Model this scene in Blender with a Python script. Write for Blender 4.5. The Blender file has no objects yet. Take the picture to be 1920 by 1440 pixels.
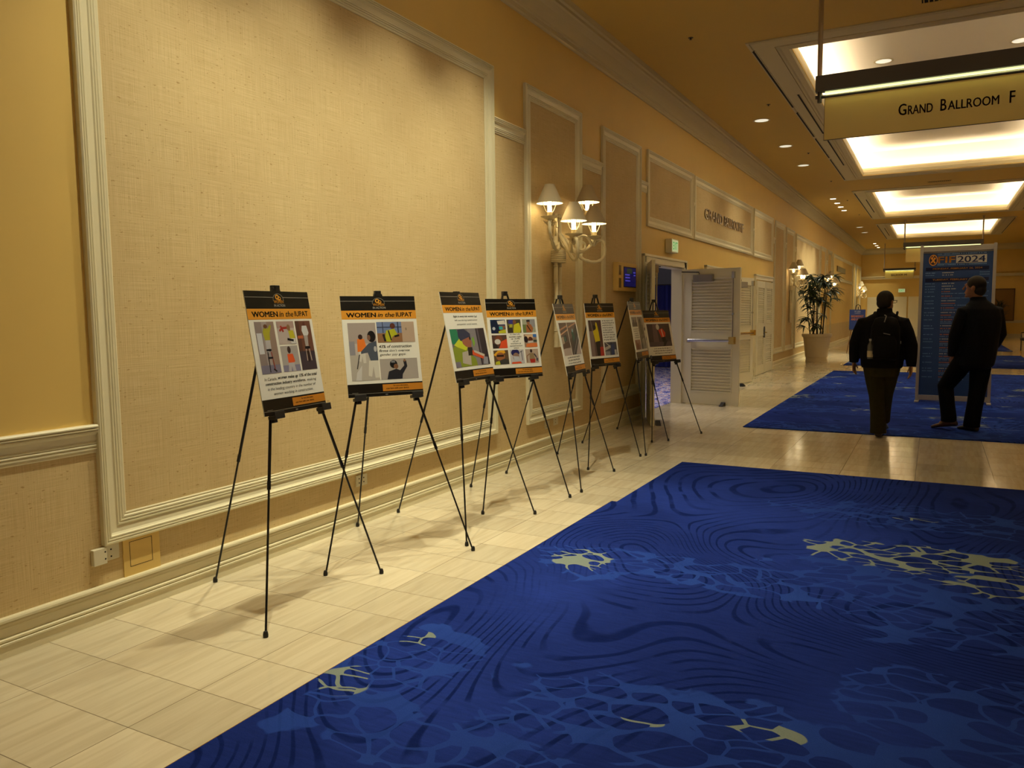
import bpy, math, random
from mathutils import Vector, Matrix, Euler
random.seed(7)
PI = math.pi
SC = bpy.context.scene
COL = SC.collection

# ------------------------------------------------------------------ camera
def make_camera():
    yaw, pitch, roll = 0.49574808, 0.09193417, 0.01049186
    f = Vector((-math.sin(yaw)*math.cos(pitch), math.cos(yaw)*math.cos(pitch), -math.sin(pitch)))
    rt = f.cross(Vector((0, 0, 1))).normalized()
    dn = f.cross(rt)
    rt2 = rt*math.cos(roll) + dn*math.sin(roll)
    dn2 = -rt*math.sin(roll) + dn*math.cos(roll)
    up = -dn2
    m = Matrix((rt2, up, -f)).transposed().to_4x4()
    m.translation = Vector((3.58, 0, 1.5))
    cd = bpy.data.cameras.new('camera')
    cd.sensor_width = 36
    cd.lens = 1466.0/1920*36
    cd.clip_end = 200
    cd.clip_start = 0.05
    c = bpy.data.objects.new('camera', cd)
    COL.objects.link(c)
    c.matrix_world = m
    SC.camera = c
make_camera()

# ------------------------------------------------------------------ world, exposure
SC.view_settings.view_transform = 'Standard'
SC.view_settings.look = 'None'
SC.view_settings.gamma = 1
SC.view_settings.exposure = 0.0
SC.view_settings.use_curve_mapping = False
w = bpy.data.worlds.new('world')
SC.world = w
w.use_nodes = True
w.node_tree.nodes['Background'].inputs[0].default_value = (0.03, 0.02, 0.01, 1)
w.node_tree.nodes['Background'].inputs[1].default_value = 0.2

# light levels (one place for tuning)
WASH_W = 145       # wall washer spots
DL_W = 60           # ordinary downlights
COVE = 9.5          # cove strips, W per metre
SHADE_W = 10       # candle bulbs of the sconces
BALL_W = 170       # ballroom ceiling light
WARM = (1.0, 0.95, 0.68)
COVEC = (1.0, 0.84, 0.60)

# ------------------------------------------------------------------ helpers
def srgb(h):
    if isinstance(h, str):
        h = h.lstrip('#')
        c = [int(h[i:i+2], 16)/255 for i in (0, 2, 4)]
    else:
        c = [v/255 for v in h]
    return tuple((v/12.92 if v <= 0.04045 else ((v+0.055)/1.055)**2.4) for v in c)

MATS = {}
def mat(name, color=None, rough=0.6, metal=0.0, emit=None, estr=0.0, spec=0.5, coat=0.0, noise=0.0, nscale=30, bump=0.0):
    if name in MATS:
        return MATS[name]
    m = bpy.data.materials.new(name)
    m.use_nodes = True
    nt = m.node_tree
    b = nt.nodes['Principled BSDF']
    if color is not None:
        b.inputs['Base Color'].default_value = (*color, 1)
    b.inputs['Roughness'].default_value = rough
    b.inputs['Metallic'].default_value = metal
    b.inputs['Specular IOR Level'].default_value = spec
    b.inputs['Coat Weight'].default_value = coat
    if emit is not None:
        b.inputs['Emission Color'].default_value = (*emit, 1)
        b.inputs['Emission Strength'].default_value = estr
    if noise or bump:
        tc = nt.nodes.new('ShaderNodeTexCoord')
        n = nt.nodes.new('ShaderNodeTexNoise')
        n.inputs['Scale'].default_value = nscale
        n.inputs['Detail'].default_value = 4
        nt.links.new(tc.outputs['Object'], n.inputs['Vector'])
        if noise:
            mx = nt.nodes.new('ShaderNodeMix'); mx.data_type = 'RGBA'
            mx.inputs[6].default_value = (*[c*(1-noise) for c in color], 1)
            mx.inputs[7].default_value = (*[min(1, c*(1+noise)) for c in color], 1)
            nt.links.new(n.outputs['Fac'], mx.inputs[0])
            nt.links.new(mx.outputs[2], b.inputs['Base Color'])
        if bump:
            bp = nt.nodes.new('ShaderNodeBump')
            bp.inputs['Strength'].default_value = bump
            bp.inputs['Distance'].default_value = 0.002
            nt.links.new(n.outputs['Fac'], bp.inputs['Height'])
            nt.links.new(bp.outputs[0], b.inputs['Normal'])
    MATS[name] = m
    return m

def ink(h):
    return mat('print_'+h.lstrip('#'), srgb(h), rough=0.35, spec=0.4)

class MB:
    """collects geometry, one mesh object per build()"""
    def __init__(s):
        s.v = []; s.f = []; s.fm = []; s.mats = []; s.cur = 0
    def m(s, material):
        if material not in s.mats:
            s.mats.append(material)
        s.cur = s.mats.index(material)
        return s
    def poly(s, pts):
        i = len(s.v); s.v += [tuple(p) for p in pts]
        s.f.append(tuple(range(i, i+len(pts)))); s.fm.append(s.cur)
    def add(s, vs, fs):
        i = len(s.v); s.v += [tuple(p) for p in vs]
        for f in fs:
            s.f.append(tuple(k+i for k in f)); s.fm.append(s.cur)
    def box(s, x0, x1, y0, y1, z0, z1):
        x0, x1 = min(x0, x1), max(x0, x1); y0, y1 = min(y0, y1), max(y0, y1); z0, z1 = min(z0, z1), max(z0, z1)
        s.add([(x0,y0,z0),(x1,y0,z0),(x1,y1,z0),(x0,y1,z0),(x0,y0,z1),(x1,y0,z1),(x1,y1,z1),(x0,y1,z1)],
              [(0,3,2,1),(4,5,6,7),(0,1,5,4),(1,2,6,5),(2,3,7,6),(3,0,4,7)])
        return s
    def obox(s, c, ax, ay, az):
        """box with centre c and three half vectors"""
        c = Vector(c); ax = Vector(ax); ay = Vector(ay); az = Vector(az)
        s.add([c+i*ax+j*ay+k*az for k in (-1,1) for (i,j) in ((-1,-1),(1,-1),(1,1),(-1,1))],
              [(0,3,2,1),(4,5,6,7),(0,1,5,4),(1,2,6,5),(2,3,7,6),(3,0,4,7)])
        return s
    def tube(s, path, r, n=10, cap=True, flat=None):
        path = [Vector(p) for p in path]
        if not hasattr(r, '__len__'): r = [r]*len(path)
        ref = None; i0 = len(s.v); N = len(path)
        for i, p in enumerate(path):
            t = (path[min(i+1, N-1)]-path[max(i-1, 0)]).normalized()
            if ref is None:
                a = Vector((0,0,1)) if abs(t.z) < 0.9 else Vector((1,0,0))
                ref = (a - t*a.dot(t)).normalized()
            ref = (ref - t*ref.dot(t)).normalized()
            q = t.cross(ref)
            for k in range(n):
                an = 2*PI*k/n
                s.v.append(tuple(p + (ref*math.cos(an) + q*math.sin(an))*r[i]))
        for i in range(N-1):
            for k in range(n):
                a = i0+i*n+k; b = i0+i*n+(k+1) % n
                s.f.append((a, b, b+n, a+n)); s.fm.append(s.cur)
        if cap:
            s.f.append(tuple(i0+k for k in range(n))[::-1]); s.fm.append(s.cur)
            s.f.append(tuple(i0+(N-1)*n+k for k in range(n))); s.fm.append(s.cur)
        return s
    def lathe(s, prof, c=(0,0,0), n=24, axis='z', cap=True):
        i0 = len(s.v); c = Vector(c)
        for (r, h) in prof:
            for k in range(n):
                a = 2*PI*k/n
                if axis == 'z': p = Vector((r*math.cos(a), r*math.sin(a), h))
                elif axis == 'x': p = Vector((h, r*math.cos(a), r*math.sin(a)))
                else: p = Vector((r*math.sin(a), h, r*math.cos(a)))
                s.v.append(tuple(c+p))
        for i in range(len(prof)-1):
            for k in range(n):
                a = i0+i*n+k; b = i0+i*n+(k+1) % n
                s.f.append((a, b, b+n, a+n)); s.fm.append(s.cur)
        if cap:
            if prof[0][0] > 1e-5: s.f.append(tuple(i0+k for k in range(n))[::-1]); s.fm.append(s.cur)
            if prof[-1][0] > 1e-5: s.f.append(tuple(i0+(len(prof)-1)*n+k for k in range(n))); s.fm.append(s.cur)
        return s
    def rings(s, rings, cap=True):
        """loft through closed rings of equal length"""
        i0 = len(s.v); n = len(rings[0])
        for r in rings: s.v += [tuple(p) for p in r]
        for i in range(len(rings)-1):
            for k in range(n):
                a = i0+i*n+k; b = i0+i*n+(k+1) % n
                s.f.append((a, b, b+n, a+n)); s.fm.append(s.cur)
        if cap:
            s.f.append(tuple(i0+k for k in range(n))[::-1]); s.fm.append(s.cur)
            s.f.append(tuple(i0+(len(rings)-1)*n+k for k in range(n))); s.fm.append(s.cur)
        return s
    def build(s, name, parent=None, smooth=False, bevel=0, default=None):
        me = bpy.data.meshes.new(name)
        me.from_pydata(s.v, [], s.f)
        for m_ in s.mats: me.materials.append(m_)
        me.polygons.foreach_set('material_index', s.fm)
        if smooth:
            me.polygons.foreach_set('use_smooth', [True]*len(me.polygons))
            me.set_sharp_from_angle(angle=math.radians(40)) if hasattr(me, 'set_sharp_from_angle') else None
        me.update()
        o = bpy.data.objects.new(name, me)
        COL.objects.link(o)
        if parent is not None: o.parent = parent
        if bevel:
            md = o.modifiers.new('bevel', 'BEVEL'); md.width = bevel; md.segments = 2; md.limit_method = 'ANGLE'
        return o

def tag(o, label, cat, group=None):
    o['label'] = label; o['category'] = cat
    if group: o['group'] = group
    return o
def thing(name, label, cat, loc=(0,0,0), rz=0, group=None):
    o = bpy.data.objects.new(name, None); o.empty_display_size = 0.1
    COL.objects.link(o); o.location = loc; o.rotation_euler = (0,0,rz)
    return tag(o, label, cat, group)
def struct(o):
    o['kind'] = 'structure'; return o
def copy_tree(root, loc=None, rz=None, label=None):
    r = root.copy(); COL.objects.link(r)
    if loc is not None: r.location = loc
    if rz is not None: r.rotation_euler = (0,0,rz)
    if label: r['label'] = label
    for ch in list(root.children):
        c = ch.copy(); COL.objects.link(c); c.parent = r
        for g in list(ch.children):
            d = g.copy(); COL.objects.link(d); d.parent = c
    return r

def text_mesh(body, shear=0.0, bold=0.0, extrude=0.0):
    cu = bpy.data.curves.new('t', 'FONT'); cu.body = body; cu.size = 1
    cu.shear = shear; cu.extrude = extrude; cu.resolution_u = 3
    cu.fill_mode = 'BOTH'
    o = bpy.data.objects.new('t', cu); COL.objects.link(o)
    dg = bpy.context.evaluated_depsgraph_get()
    me = bpy.data.meshes.new_from_object(o.evaluated_get(dg))
    bpy.data.objects.remove(o)
    vs = [v.co.copy() for v in me.vertices]; fs = [tuple(p.vertices) for p in me.polygons]
    bpy.data.meshes.remove(me); bpy.data.curves.remove(cu)
    return vs, fs
def put_text(mb, body, org, ex, ey, w, h, material, shear=0.0, bold=0.0, ext=0.0):
    """letters whose bounding box fills org + [0,w]*ex + [0,h]*ey"""
    vs, fs = text_mesh(body, shear, bold, 0.5 if ext else 0)
    x0 = min(v.x for v in vs); x1 = max(v.x for v in vs); y0 = min(v.y for v in vs); y1 = max(v.y for v in vs)
    org = Vector(org); ex = Vector(ex); ey = Vector(ey); en = ex.cross(ey)
    out = []
    for v in vs:
        out.append(org + ex*((v.x-x0)/(x1-x0)*w) + ey*((v.y-y0)/(y1-y0)*h) + en*((v.z+0.5)*ext if ext else 0))
    mb.m(material); mb.add(out, fs)
    if bold:            # heavier strokes: the same letters again, shifted by a hair
        for dx, dy in ((1, 0), (-1, 0), (0, 1), (0, -1)):
            mb.add([o_ + ex*dx*bold*h + ey*dy*bold*h*.5 for o_ in out], fs)

def lamp(name, kind, loc, energy, color=WARM, parent=None, rot=None, size=0.1, size_y=None, angle=None, blend=0.5):
    ld = bpy.data.lights.new(name, kind); ld.energy = energy; ld.color = color
    if kind == 'AREA':
        ld.size = size
        if size_y: ld.shape = 'RECTANGLE'; ld.size_y = size_y
    else:
        ld.shadow_soft_size = size
    if kind == 'SPOT':
        ld.spot_size = angle; ld.spot_blend = blend
    o = bpy.data.objects.new(name, ld); COL.objects.link(o); o.location = loc
    if rot: o.rotation_euler = rot
    if parent is not None: o.parent = parent
    return o

# ------------------------------------------------------------------ surface materials
def grasscloth():
    m = bpy.data.materials.new('grasscloth'); m.use_nodes = True; nt = m.node_tree; L = nt.links
    b = nt.nodes['Principled BSDF']; b.inputs['Roughness'].default_value = 0.75; b.inputs['Specular IOR Level'].default_value = 0.25
    geo = nt.nodes.new('ShaderNodeNewGeometry')
    def noise(sc, s, det=3, dist=0):
        mp = nt.nodes.new('ShaderNodeMapping'); mp.inputs['Scale'].default_value = sc
        L.new(geo.outputs['Position'], mp.inputs['Vector'])
        n = nt.nodes.new('ShaderNodeTexNoise'); n.inputs['Scale'].default_value = s; n.inputs['Detail'].default_value = det
        n.inputs['Distortion'].default_value = dist
        L.new(mp.outputs[0], n.inputs['Vector']); return n
    hz = noise((1, 4, 260), 1, 2)       # horizontal threads
    vt = noise((1, 260, 4), 1, 2)       # vertical threads
    big = noise((1, 1, 1), 1.7, 2)
    spk = noise((1, 34, 90), 1, 1.5)      # flecks
    def ramp(n, a, b_, c0, c1):
        r = nt.nodes.new('ShaderNodeValToRGB'); r.color_ramp.elements[0].position = a; r.color_ramp.elements[1].position = b_
        r.color_ramp.elements[0].color = c0; r.color_ramp.elements[1].color = c1
        L.new(n.outputs['Fac'], r.inputs[0]); return r
    add = nt.nodes.new('ShaderNodeMath'); add.operation = 'ADD'; L.new(hz.outputs['Fac'], add.inputs[0]); L.new(vt.outputs['Fac'], add.inputs[1])
    mr = nt.nodes.new('ShaderNodeMapRange'); mr.inputs[1].default_value = 0.75; mr.inputs[2].default_value = 1.25
    L.new(add.outputs[0], mr.inputs[0])
    mx = nt.nodes.new('ShaderNodeMix'); mx.data_type = 'RGBA'
    mx.inputs[6].default_value = (0.58, 0.43, 0.205, 1); mx.inputs[7].default_value = (0.70, 0.54, 0.285, 1)
    L.new(mr.outputs[0], mx.inputs[0])
    sp = ramp(spk, 0.665, 0.73, (0,0,0,1), (1,1,1,1))
    m2 = nt.nodes.new('ShaderNodeMix'); m2.data_type = 'RGBA'; m2.inputs[7].default_value = (0.38, 0.23, 0.08, 1)
    mul = nt.nodes.new('ShaderNodeMath'); mul.operation = 'MULTIPLY'; mul.inputs[1].default_value = 0.75
    L.new(sp.outputs[0], mul.inputs[0]); L.new(mul.outputs[0], m2.inputs[0]); L.new(mx.outputs[2], m2.inputs[6])
    m3 = nt.nodes.new('ShaderNodeMix'); m3.data_type = 'RGBA'; m3.blend_type = 'MULTIPLY'; m3.inputs[0].default_value = 0.5
    rb = ramp(big, 0.35, 0.65, (0.92,0.88,0.84,1), (1,1,1,1)); L.new(m2.outputs[2], m3.inputs[6]); L.new(rb.outputs[0], m3.inputs[7])
    L.new(m3.outputs[2], b.inputs['Base Color'])
    bp = nt.nodes.new('ShaderNodeBump'); bp.inputs['Strength'].default_value = 0.3; bp.inputs['Distance'].default_value = 0.002
    L.new(add.outputs[0], bp.inputs['Height']); L.new(bp.outputs[0], b.inputs['Normal'])
    return m
GRASS = grasscloth()
PAINT = mat("wall_paint", (0.74, 0.51, 0.15), rough=0.55, noise=0.04, nscale=3, bump=0.15)
CEILM = mat("ceiling_paint", (0.70, 0.48, 0.13), rough=0.7, noise=0.03, nscale=2)
TRIM = mat('cream_trim_paint', (0.76, 0.69, 0.47), rough=0.4)
TRIMD = mat('crown_paint', (0.66, 0.58, 0.38), rough=0.5)
DOORM = mat('cream_door_paint', (0.78, 0.72, 0.52), rough=0.38, noise=0.02, nscale=8)
COVEM = mat('cove_white_paint', (0.86, 0.80, 0.68), rough=0.7)
BLACK = mat('black_metal', (0.006, 0.005, 0.005), rough=0.35, spec=0.4)
BLKPL = mat('black_plastic', (0.008, 0.007, 0.007), rough=0.5)
BRONZE = mat('dark_bronze', (0.045, 0.035, 0.028), rough=0.4, metal=0.3)
BRASS = mat('brass', (0.65, 0.45, 0.14), rough=0.25, metal=1.0)
CHROME = mat('satin_chrome', (0.55, 0.55, 0.56), rough=0.22, metal=1.0)
GREYM = mat('grey_enamel', (0.33, 0.30, 0.26), rough=0.4, metal=0.3)
DARK = mat('dark_slot', (0.006, 0.004, 0.003), rough=0.8)

def travertine():
    m = bpy.data.materials.new('travertine_tiles'); m.use_nodes = True; nt = m.node_tree; L = nt.links
    b = nt.nodes['Principled BSDF']; b.inputs['Roughness'].default_value = 0.16; b.inputs['Specular IOR Level'].default_value = 0.55
    geo = nt.nodes.new('ShaderNodeNewGeometry')
    sep = nt.nodes.new('ShaderNodeSeparateXYZ'); L.new(geo.outputs['Position'], sep.inputs[0])
    def math_(op, a, b_=None, clamp=False):
        n = nt.nodes.new('ShaderNodeMath'); n.operation = op; n.use_clamp = clamp
        for i, v in enumerate((a, b_)):
            if v is None: continue
            if isinstance(v, (int, float)): n.inputs[i].default_value = v
            else: L.new(v, n.inputs[i])
        return n.outputs[0]
    TX, TY = 0.61, 0.318
    ux = math_('DIVIDE', math_('SUBTRACT', sep.outputs[0], 0.42), TX)
    uy = math_('DIVIDE', math_('SUBTRACT', sep.outputs[1], 2.05), TY)
    fx = math_('FRACT', ux); fy = math_('FRACT', uy)
    ix = math_('FLOOR', ux); iy = math_('FLOOR', uy)
    ex = math_('MULTIPLY', math_('MINIMUM', fx, math_('SUBTRACT', 1, fx)), TX)
    ey = math_('MULTIPLY', math_('MINIMUM', fy, math_('SUBTRACT', 1, fy)), TY)
    e = math_('MINIMUM', ex, ey)
    joint = math_('LESS_THAN', e, 0.0016)
    cmb = nt.nodes.new('ShaderNodeCombineXYZ'); L.new(ix, cmb.inputs[0]); L.new(iy, cmb.inputs[1])
    wn = nt.nodes.new('ShaderNodeTexWhiteNoise'); wn.noise_dimensions = '3D'; L.new(cmb.outputs[0], wn.inputs['Vector'])
    # veins run along the hall, shifted per tile
    sc = nt.nodes.new('ShaderNodeVectorMath'); sc.operation = 'SCALE'; sc.inputs['Scale'].default_value = 9.0
    L.new(wn.outputs['Color'], sc.inputs[0])
    ad = nt.nodes.new('ShaderNodeVectorMath'); ad.operation = 'ADD'; L.new(geo.outputs['Position'], ad.inputs[0]); L.new(sc.outputs[0], ad.inputs[1])
    mp = nt.nodes.new('ShaderNodeMapping'); mp.inputs['Scale'].default_value = (26, 1.8, 1); L.new(ad.outputs[0], mp.inputs[0])
    n1 = nt.nodes.new('ShaderNodeTexNoise'); n1.inputs['Scale'].default_value = 1; n1.inputs['Detail'].default_value = 5; n1.inputs['Distortion'].default_value = 0.6
    L.new(mp.outputs[0], n1.inputs['Vector'])
    r = nt.nodes.new('ShaderNodeValToRGB')
    r.color_ramp.elements[0].position = 0.3; r.color_ramp.elements[0].color = (0.59, 0.495, 0.33, 1)
    r.color_ramp.elements[1].position = 0.62; r.color_ramp.elements[1].color = (0.69, 0.60, 0.42, 1)
    L.new(n1.outputs['Fac'], r.inputs[0])
    tint = nt.nodes.new('ShaderNodeMapRange'); tint.inputs[3].default_value = 0.86; tint.inputs[4].default_value = 1.05
    L.new(wn.outputs['Value'], tint.inputs[0])
    hs = nt.nodes.new('ShaderNodeHueSaturation'); L.new(r.outputs[0], hs.inputs['Color']); L.new(tint.outputs[0], hs.inputs['Value'])
    mx = nt.nodes.new('ShaderNodeMix'); mx.data_type = 'RGBA'; mx.inputs[7].default_value = (0.20, 0.15, 0.09, 1)
    L.new(joint, mx.inputs[0]); L.new(hs.outputs[0], mx.inputs[6])
    L.new(mx.outputs[2], b.inputs['Base Color'])
    n2 = nt.nodes.new('ShaderNodeTexNoise'); n2.inputs['Scale'].default_value = 2.5; L.new(geo.outputs['Position'], n2.inputs['Vector'])
    rr = nt.nodes.new('ShaderNodeMapRange'); rr.inputs[3].default_value = 0.08; rr.inputs[4].default_value = 0.17
    L.new(n2.outputs['Fac'], rr.inputs[0]); L.new(rr.outputs[0], b.inputs['Roughness'])
    bp = nt.nodes.new('ShaderNodeBump'); bp.inputs['Strength'].default_value = 0.4; bp.inputs['Distance'].default_value = 0.002; bp.invert = True
    L.new(joint, bp.inputs['Height']); L.new(bp.outputs[0], b.inputs['Normal'])
    return m
FLOORM = travertine()

def carpet_mat():
    m = bpy.data.materials.new('blue_water_carpet'); m.use_nodes = True; nt = m.node_tree; L = nt.links
    b = nt.nodes['Principled BSDF']; b.inputs['Roughness'].default_value = 0.95; b.inputs['Specular IOR Level'].default_value = 0.03
    geo = nt.nodes.new('ShaderNodeNewGeometry')
    def mth(op, a, b_=None, c=None, clamp=False):
        n = nt.nodes.new('ShaderNodeMath'); n.operation = op; n.use_clamp = clamp
        for i, v in enumerate((a, b_, c)):
            if v is None: continue
            if isinstance(v, (int, float)): n.inputs[i].default_value = v
            else: L.new(v, n.inputs[i])
        return n.outputs[0]
    def noise(scale, det=2, off=(0,0,0), dist=0, sc=(1,1,1), vec=None):
        mp = nt.nodes.new('ShaderNodeMapping'); mp.inputs['Location'].default_value = off; mp.inputs['Scale'].default_value = sc
        L.new(vec if vec is not None else geo.outputs['Position'], mp.inputs[0])
        n = nt.nodes.new('ShaderNodeTexNoise'); n.inputs['Scale'].default_value = scale; n.inputs['Detail'].default_value = det; n.inputs['Distortion'].default_value = dist
        L.new(mp.outputs[0], n.inputs['Vector']); return n
    def smooth(v, a, b_):
        n = nt.nodes.new('ShaderNodeMapRange'); n.interpolation_type = 'SMOOTHSTEP'
        n.inputs[1].default_value = a; n.inputs[2].default_value = b_; L.new(v, n.inputs[0]); return n.outputs[0]
    def mixc(f, a, c):
        n = nt.nodes.new('ShaderNodeMix'); n.data_type = 'RGBA'
        L.new(f, n.inputs[0])
        if isinstance(a, tuple): n.inputs[6].default_value = a
        else: L.new(a, n.inputs[6])
        if isinstance(c, tuple): n.inputs[7].default_value = c
        else: L.new(c, n.inputs[7])
        return n.outputs[2]
    pos = nt.nodes.new('ShaderNodeSeparateXYZ'); L.new(geo.outputs['Position'], pos.inputs[0])
    ragged = noise(3.2, 3, (2, 7, 0))
    def patch(ells):
        best = None
        for cx, cy, rx, ry in ells:
            dx = mth('DIVIDE', mth('SUBTRACT', pos.outputs[0], cx), rx); dy = mth('DIVIDE', mth('SUBTRACT', pos.outputs[1], cy), ry)
            d = mth('SQRT', mth('ADD', mth('MULTIPLY', dx, dx), mth('MULTIPLY', dy, dy)))
            best = d if best is None else mth('MINIMUM', best, d)
        v = mth('ADD', mth('SUBTRACT', 1.0, best), mth('MULTIPLY', mth('SUBTRACT', ragged.outputs['Fac'], 0.5), 1.5))
        return smooth(v, 0.0, 0.06)
    # base tone
    bn = noise(0.8, 3, (4,1,0))
    base = mixc(smooth(bn.outputs['Fac'], 0.35, 0.68), (0.011, 0.024, 0.155, 1), (0.017, 0.038, 0.24, 1))
    # flowing contour lines
    fld = noise(0.50, 0.8, (7.3, 2.2, 0), 0.5, (1, 0.8, 1))
    wob = noise(3.0, 2, (1,9,0))
    ph = mth('ADD', mth('MULTIPLY', fld.outputs['Fac'], 330.0), mth('MULTIPLY', wob.outputs['Fac'], 2.0))
    s = mth('SINE', ph)
    lines = smooth(s, 0.50, 0.90)
    msk = smooth(noise(0.7, 2, (12, 5, 0)).outputs['Fac'], 0.38, 0.52)
    brk = smooth(noise(4.0, 2, (3, 3, 0)).outputs['Fac'], 0.32, 0.5)
    lf = mth('MULTIPLY', mth('MULTIPLY', lines, msk), mth('MULTIPLY', brk, 0.85))
    c1 = mixc(lf, base, (0.004, 0.011, 0.085, 1))
    strk = noise(1, 3, (0, 0, 0), 0.4, (9, 60, 1))
    sm = nt.nodes.new('ShaderNodeMapRange'); sm.inputs[3].default_value = 0.72; sm.inputs[4].default_value = 1.28; L.new(strk.outputs['Fac'], sm.inputs[0])
    hv = nt.nodes.new('ShaderNodeHueSaturation'); L.new(c1, hv.inputs['Color']); L.new(sm.outputs[0], hv.inputs['Value']); c1 = hv.outputs[0]
    # net of foam
    wv = noise(2.2, 2, (0, 0, 0)); 
    sub = nt.nodes.new('ShaderNodeVectorMath'); sub.operation = 'SUBTRACT'; L.new(wv.outputs['Color'], sub.inputs[0]); sub.inputs[1].default_value = (0.5, 0.5, 0.5)
    scl = nt.nodes.new('ShaderNodeVectorMath'); scl.operation = 'SCALE'; scl.inputs['Scale'].default_value = 0.30; L.new(sub.outputs[0], scl.inputs[0])
    addv = nt.nodes.new('ShaderNodeVectorMath'); addv.operation = 'ADD'; L.new(geo.outputs['Position'], addv.inputs[0]); L.new(scl.outputs[0], addv.inputs[1])
    mp = nt.nodes.new('ShaderNodeMapping'); mp.inputs['Rotation'].default_value = (0, 0, 0.25); mp.inputs['Scale'].default_value = (3.4, 5.6, 0.0); L.new(addv.outputs[0], mp.inputs[0])
    vo = nt.nodes.new('ShaderNodeTexVoronoi'); vo.feature = 'DISTANCE_TO_EDGE'; vo.inputs['Scale'].default_value = 1.75; L.new(mp.outputs[0], vo.inputs['Vector'])
    thick = noise(1.6, 2, (8, 8, 0))
    th = mth('MULTIPLY_ADD', thick.outputs['Fac'], 0.15, -0.025)
    v1 = nt.nodes.new('ShaderNodeTexVoronoi'); v1.feature = 'F1'; v1.inputs['Scale'].default_value = 1.75; L.new(mp.outputs[0], v1.inputs['Vector'])
    hole = mth('MULTIPLY_ADD', thick.outputs['Fac'], -0.30, 0.775)
    net = mth('MAXIMUM', mth('LESS_THAN', vo.outputs['Distance'], mth('MULTIPLY', th, 1.0)), mth('GREATER_THAN', v1.outputs['Distance'], hole))
    # wide bands where the net shows: drifting across the carpet
    bm = nt.nodes.new('ShaderNodeMapping'); bm.inputs['Rotation'].default_value = (0, 0, -0.35); bm.inputs['Scale'].default_value = (0.26, 0.62, 1); bm.inputs['Location'].default_value = (0.2, 0.13, 0); L.new(geo.outputs['Position'], bm.inputs[0])
    bandn = nt.nodes.new('ShaderNodeTexNoise'); bandn.inputs['Scale'].default_value = 1.3; bandn.inputs['Detail'].default_value = 1.5; L.new(bm.outputs[0], bandn.inputs['Vector'])
    far = mth('MAXIMUM', mth('GREATER_THAN', pos.outputs[1], 7.5), mth('MAXIMUM', mth('LESS_THAN', pos.outputs[1], 1.9), mth('GREATER_THAN', pos.outputs[0], 4.35)))
    bf = mth('MAXIMUM', mth('MULTIPLY', smooth(bandn.outputs['Fac'], 0.475, 0.495), far),
             patch(((1.85,4.22,.34,.30),(2.7,4.30,1.2,.26),(3.7,4.85,.95,.62),(3.9,4.2,.9,.45),(1.62,2.5,.28,.50),(3.1,2.60,1.0,.36),(3.9,3.2,.7,.35),(3.5,6.15,.9,.35),(2.3,2.1,.7,.2))))
    nf = mth('MULTIPLY', net, bf)
    fine = mth('MULTIPLY', nf, mth('MULTIPLY_ADD', noise(3, 2, (5, 5, 0)).outputs['Fac'], 0.8, 0.35), clamp=True)
    c2 = mixc(fine, c1, (0.022, 0.060, 0.31, 1))
    cream = mth('MAXIMUM', mth('MULTIPLY', smooth(noise(1.15, 2.2, (2.6, 6.4, 0)).outputs['Fac'], 0.585, 0.64), far),
                patch(((1.76,4.22,.17,.2),(3.45,5.15,.62,.30),(4.05,4.8,.42,.22),(1.52,2.35,.13,.14),(1.55,2.8,.08,.1),(3.10,2.75,.16,.06),(3.5,6.1,.15,.05),(2.7,2.62,.10,.04))))
    c3 = mixc(mth('MULTIPLY', nf, cream), c2, (0.21, 0.25, 0.22, 1))
    # pile grain
    g = noise(260, 2)
    gm = nt.nodes.new('ShaderNodeMapRange'); gm.inputs[3].default_value = 0.75; gm.inputs[4].default_value = 1.25; L.new(g.outputs['Fac'], gm.inputs[0])
    hs = nt.nodes.new('ShaderNodeHueSaturation'); L.new(c3, hs.inputs['Color']); L.new(gm.outputs[0], hs.inputs['Value'])
    L.new(hs.outputs[0], b.inputs['Base Color'])
    bp = nt.nodes.new('ShaderNodeBump'); bp.inputs['Strength'].default_value = 0.5; bp.inputs['Distance'].default_value = 0.004
    L.new(g.outputs['Fac'], bp.inputs['Height']); L.new(bp.outputs[0], b.inputs['Normal'])
    return m
CARPET = carpet_mat()

# ------------------------------------------------------------------ room shell
CZ = 4.62; XR = 7.45; Y0 = -5.0; Y1 = 46.0
mb = MB().m(FLOORM)
mb.box(0.0, XR+0.2, Y0-0.2, Y1+0.2, -0.2, 0)
mb.box(-0.17, 0, 10.5, 12.38, -0.2, 0); mb.box(-0.17, 0, 13.82, 15.7, -0.2, 0)
struct(mb.build('floor'))

DOORS = [(10.5, 12.38), (13.82, 15.7)]
DH = 2.17
mb = MB().m(PAINT)
ys = [Y0-0.2, DOORS[0][0], DOORS[0][1], DOORS[1][0], DOORS[1][1], Y1+0.2]
for a, b_ in ((ys[0], ys[1]), (ys[2], ys[3]), (ys[4], ys[5])): mb.box(-0.17, 0, a, b_, 0, 5.3)
for a, b_ in DOORS: mb.box(-0.17, 0, a, b_, DH, 5.3)
wl = struct(mb.build('wall_left'))
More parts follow.
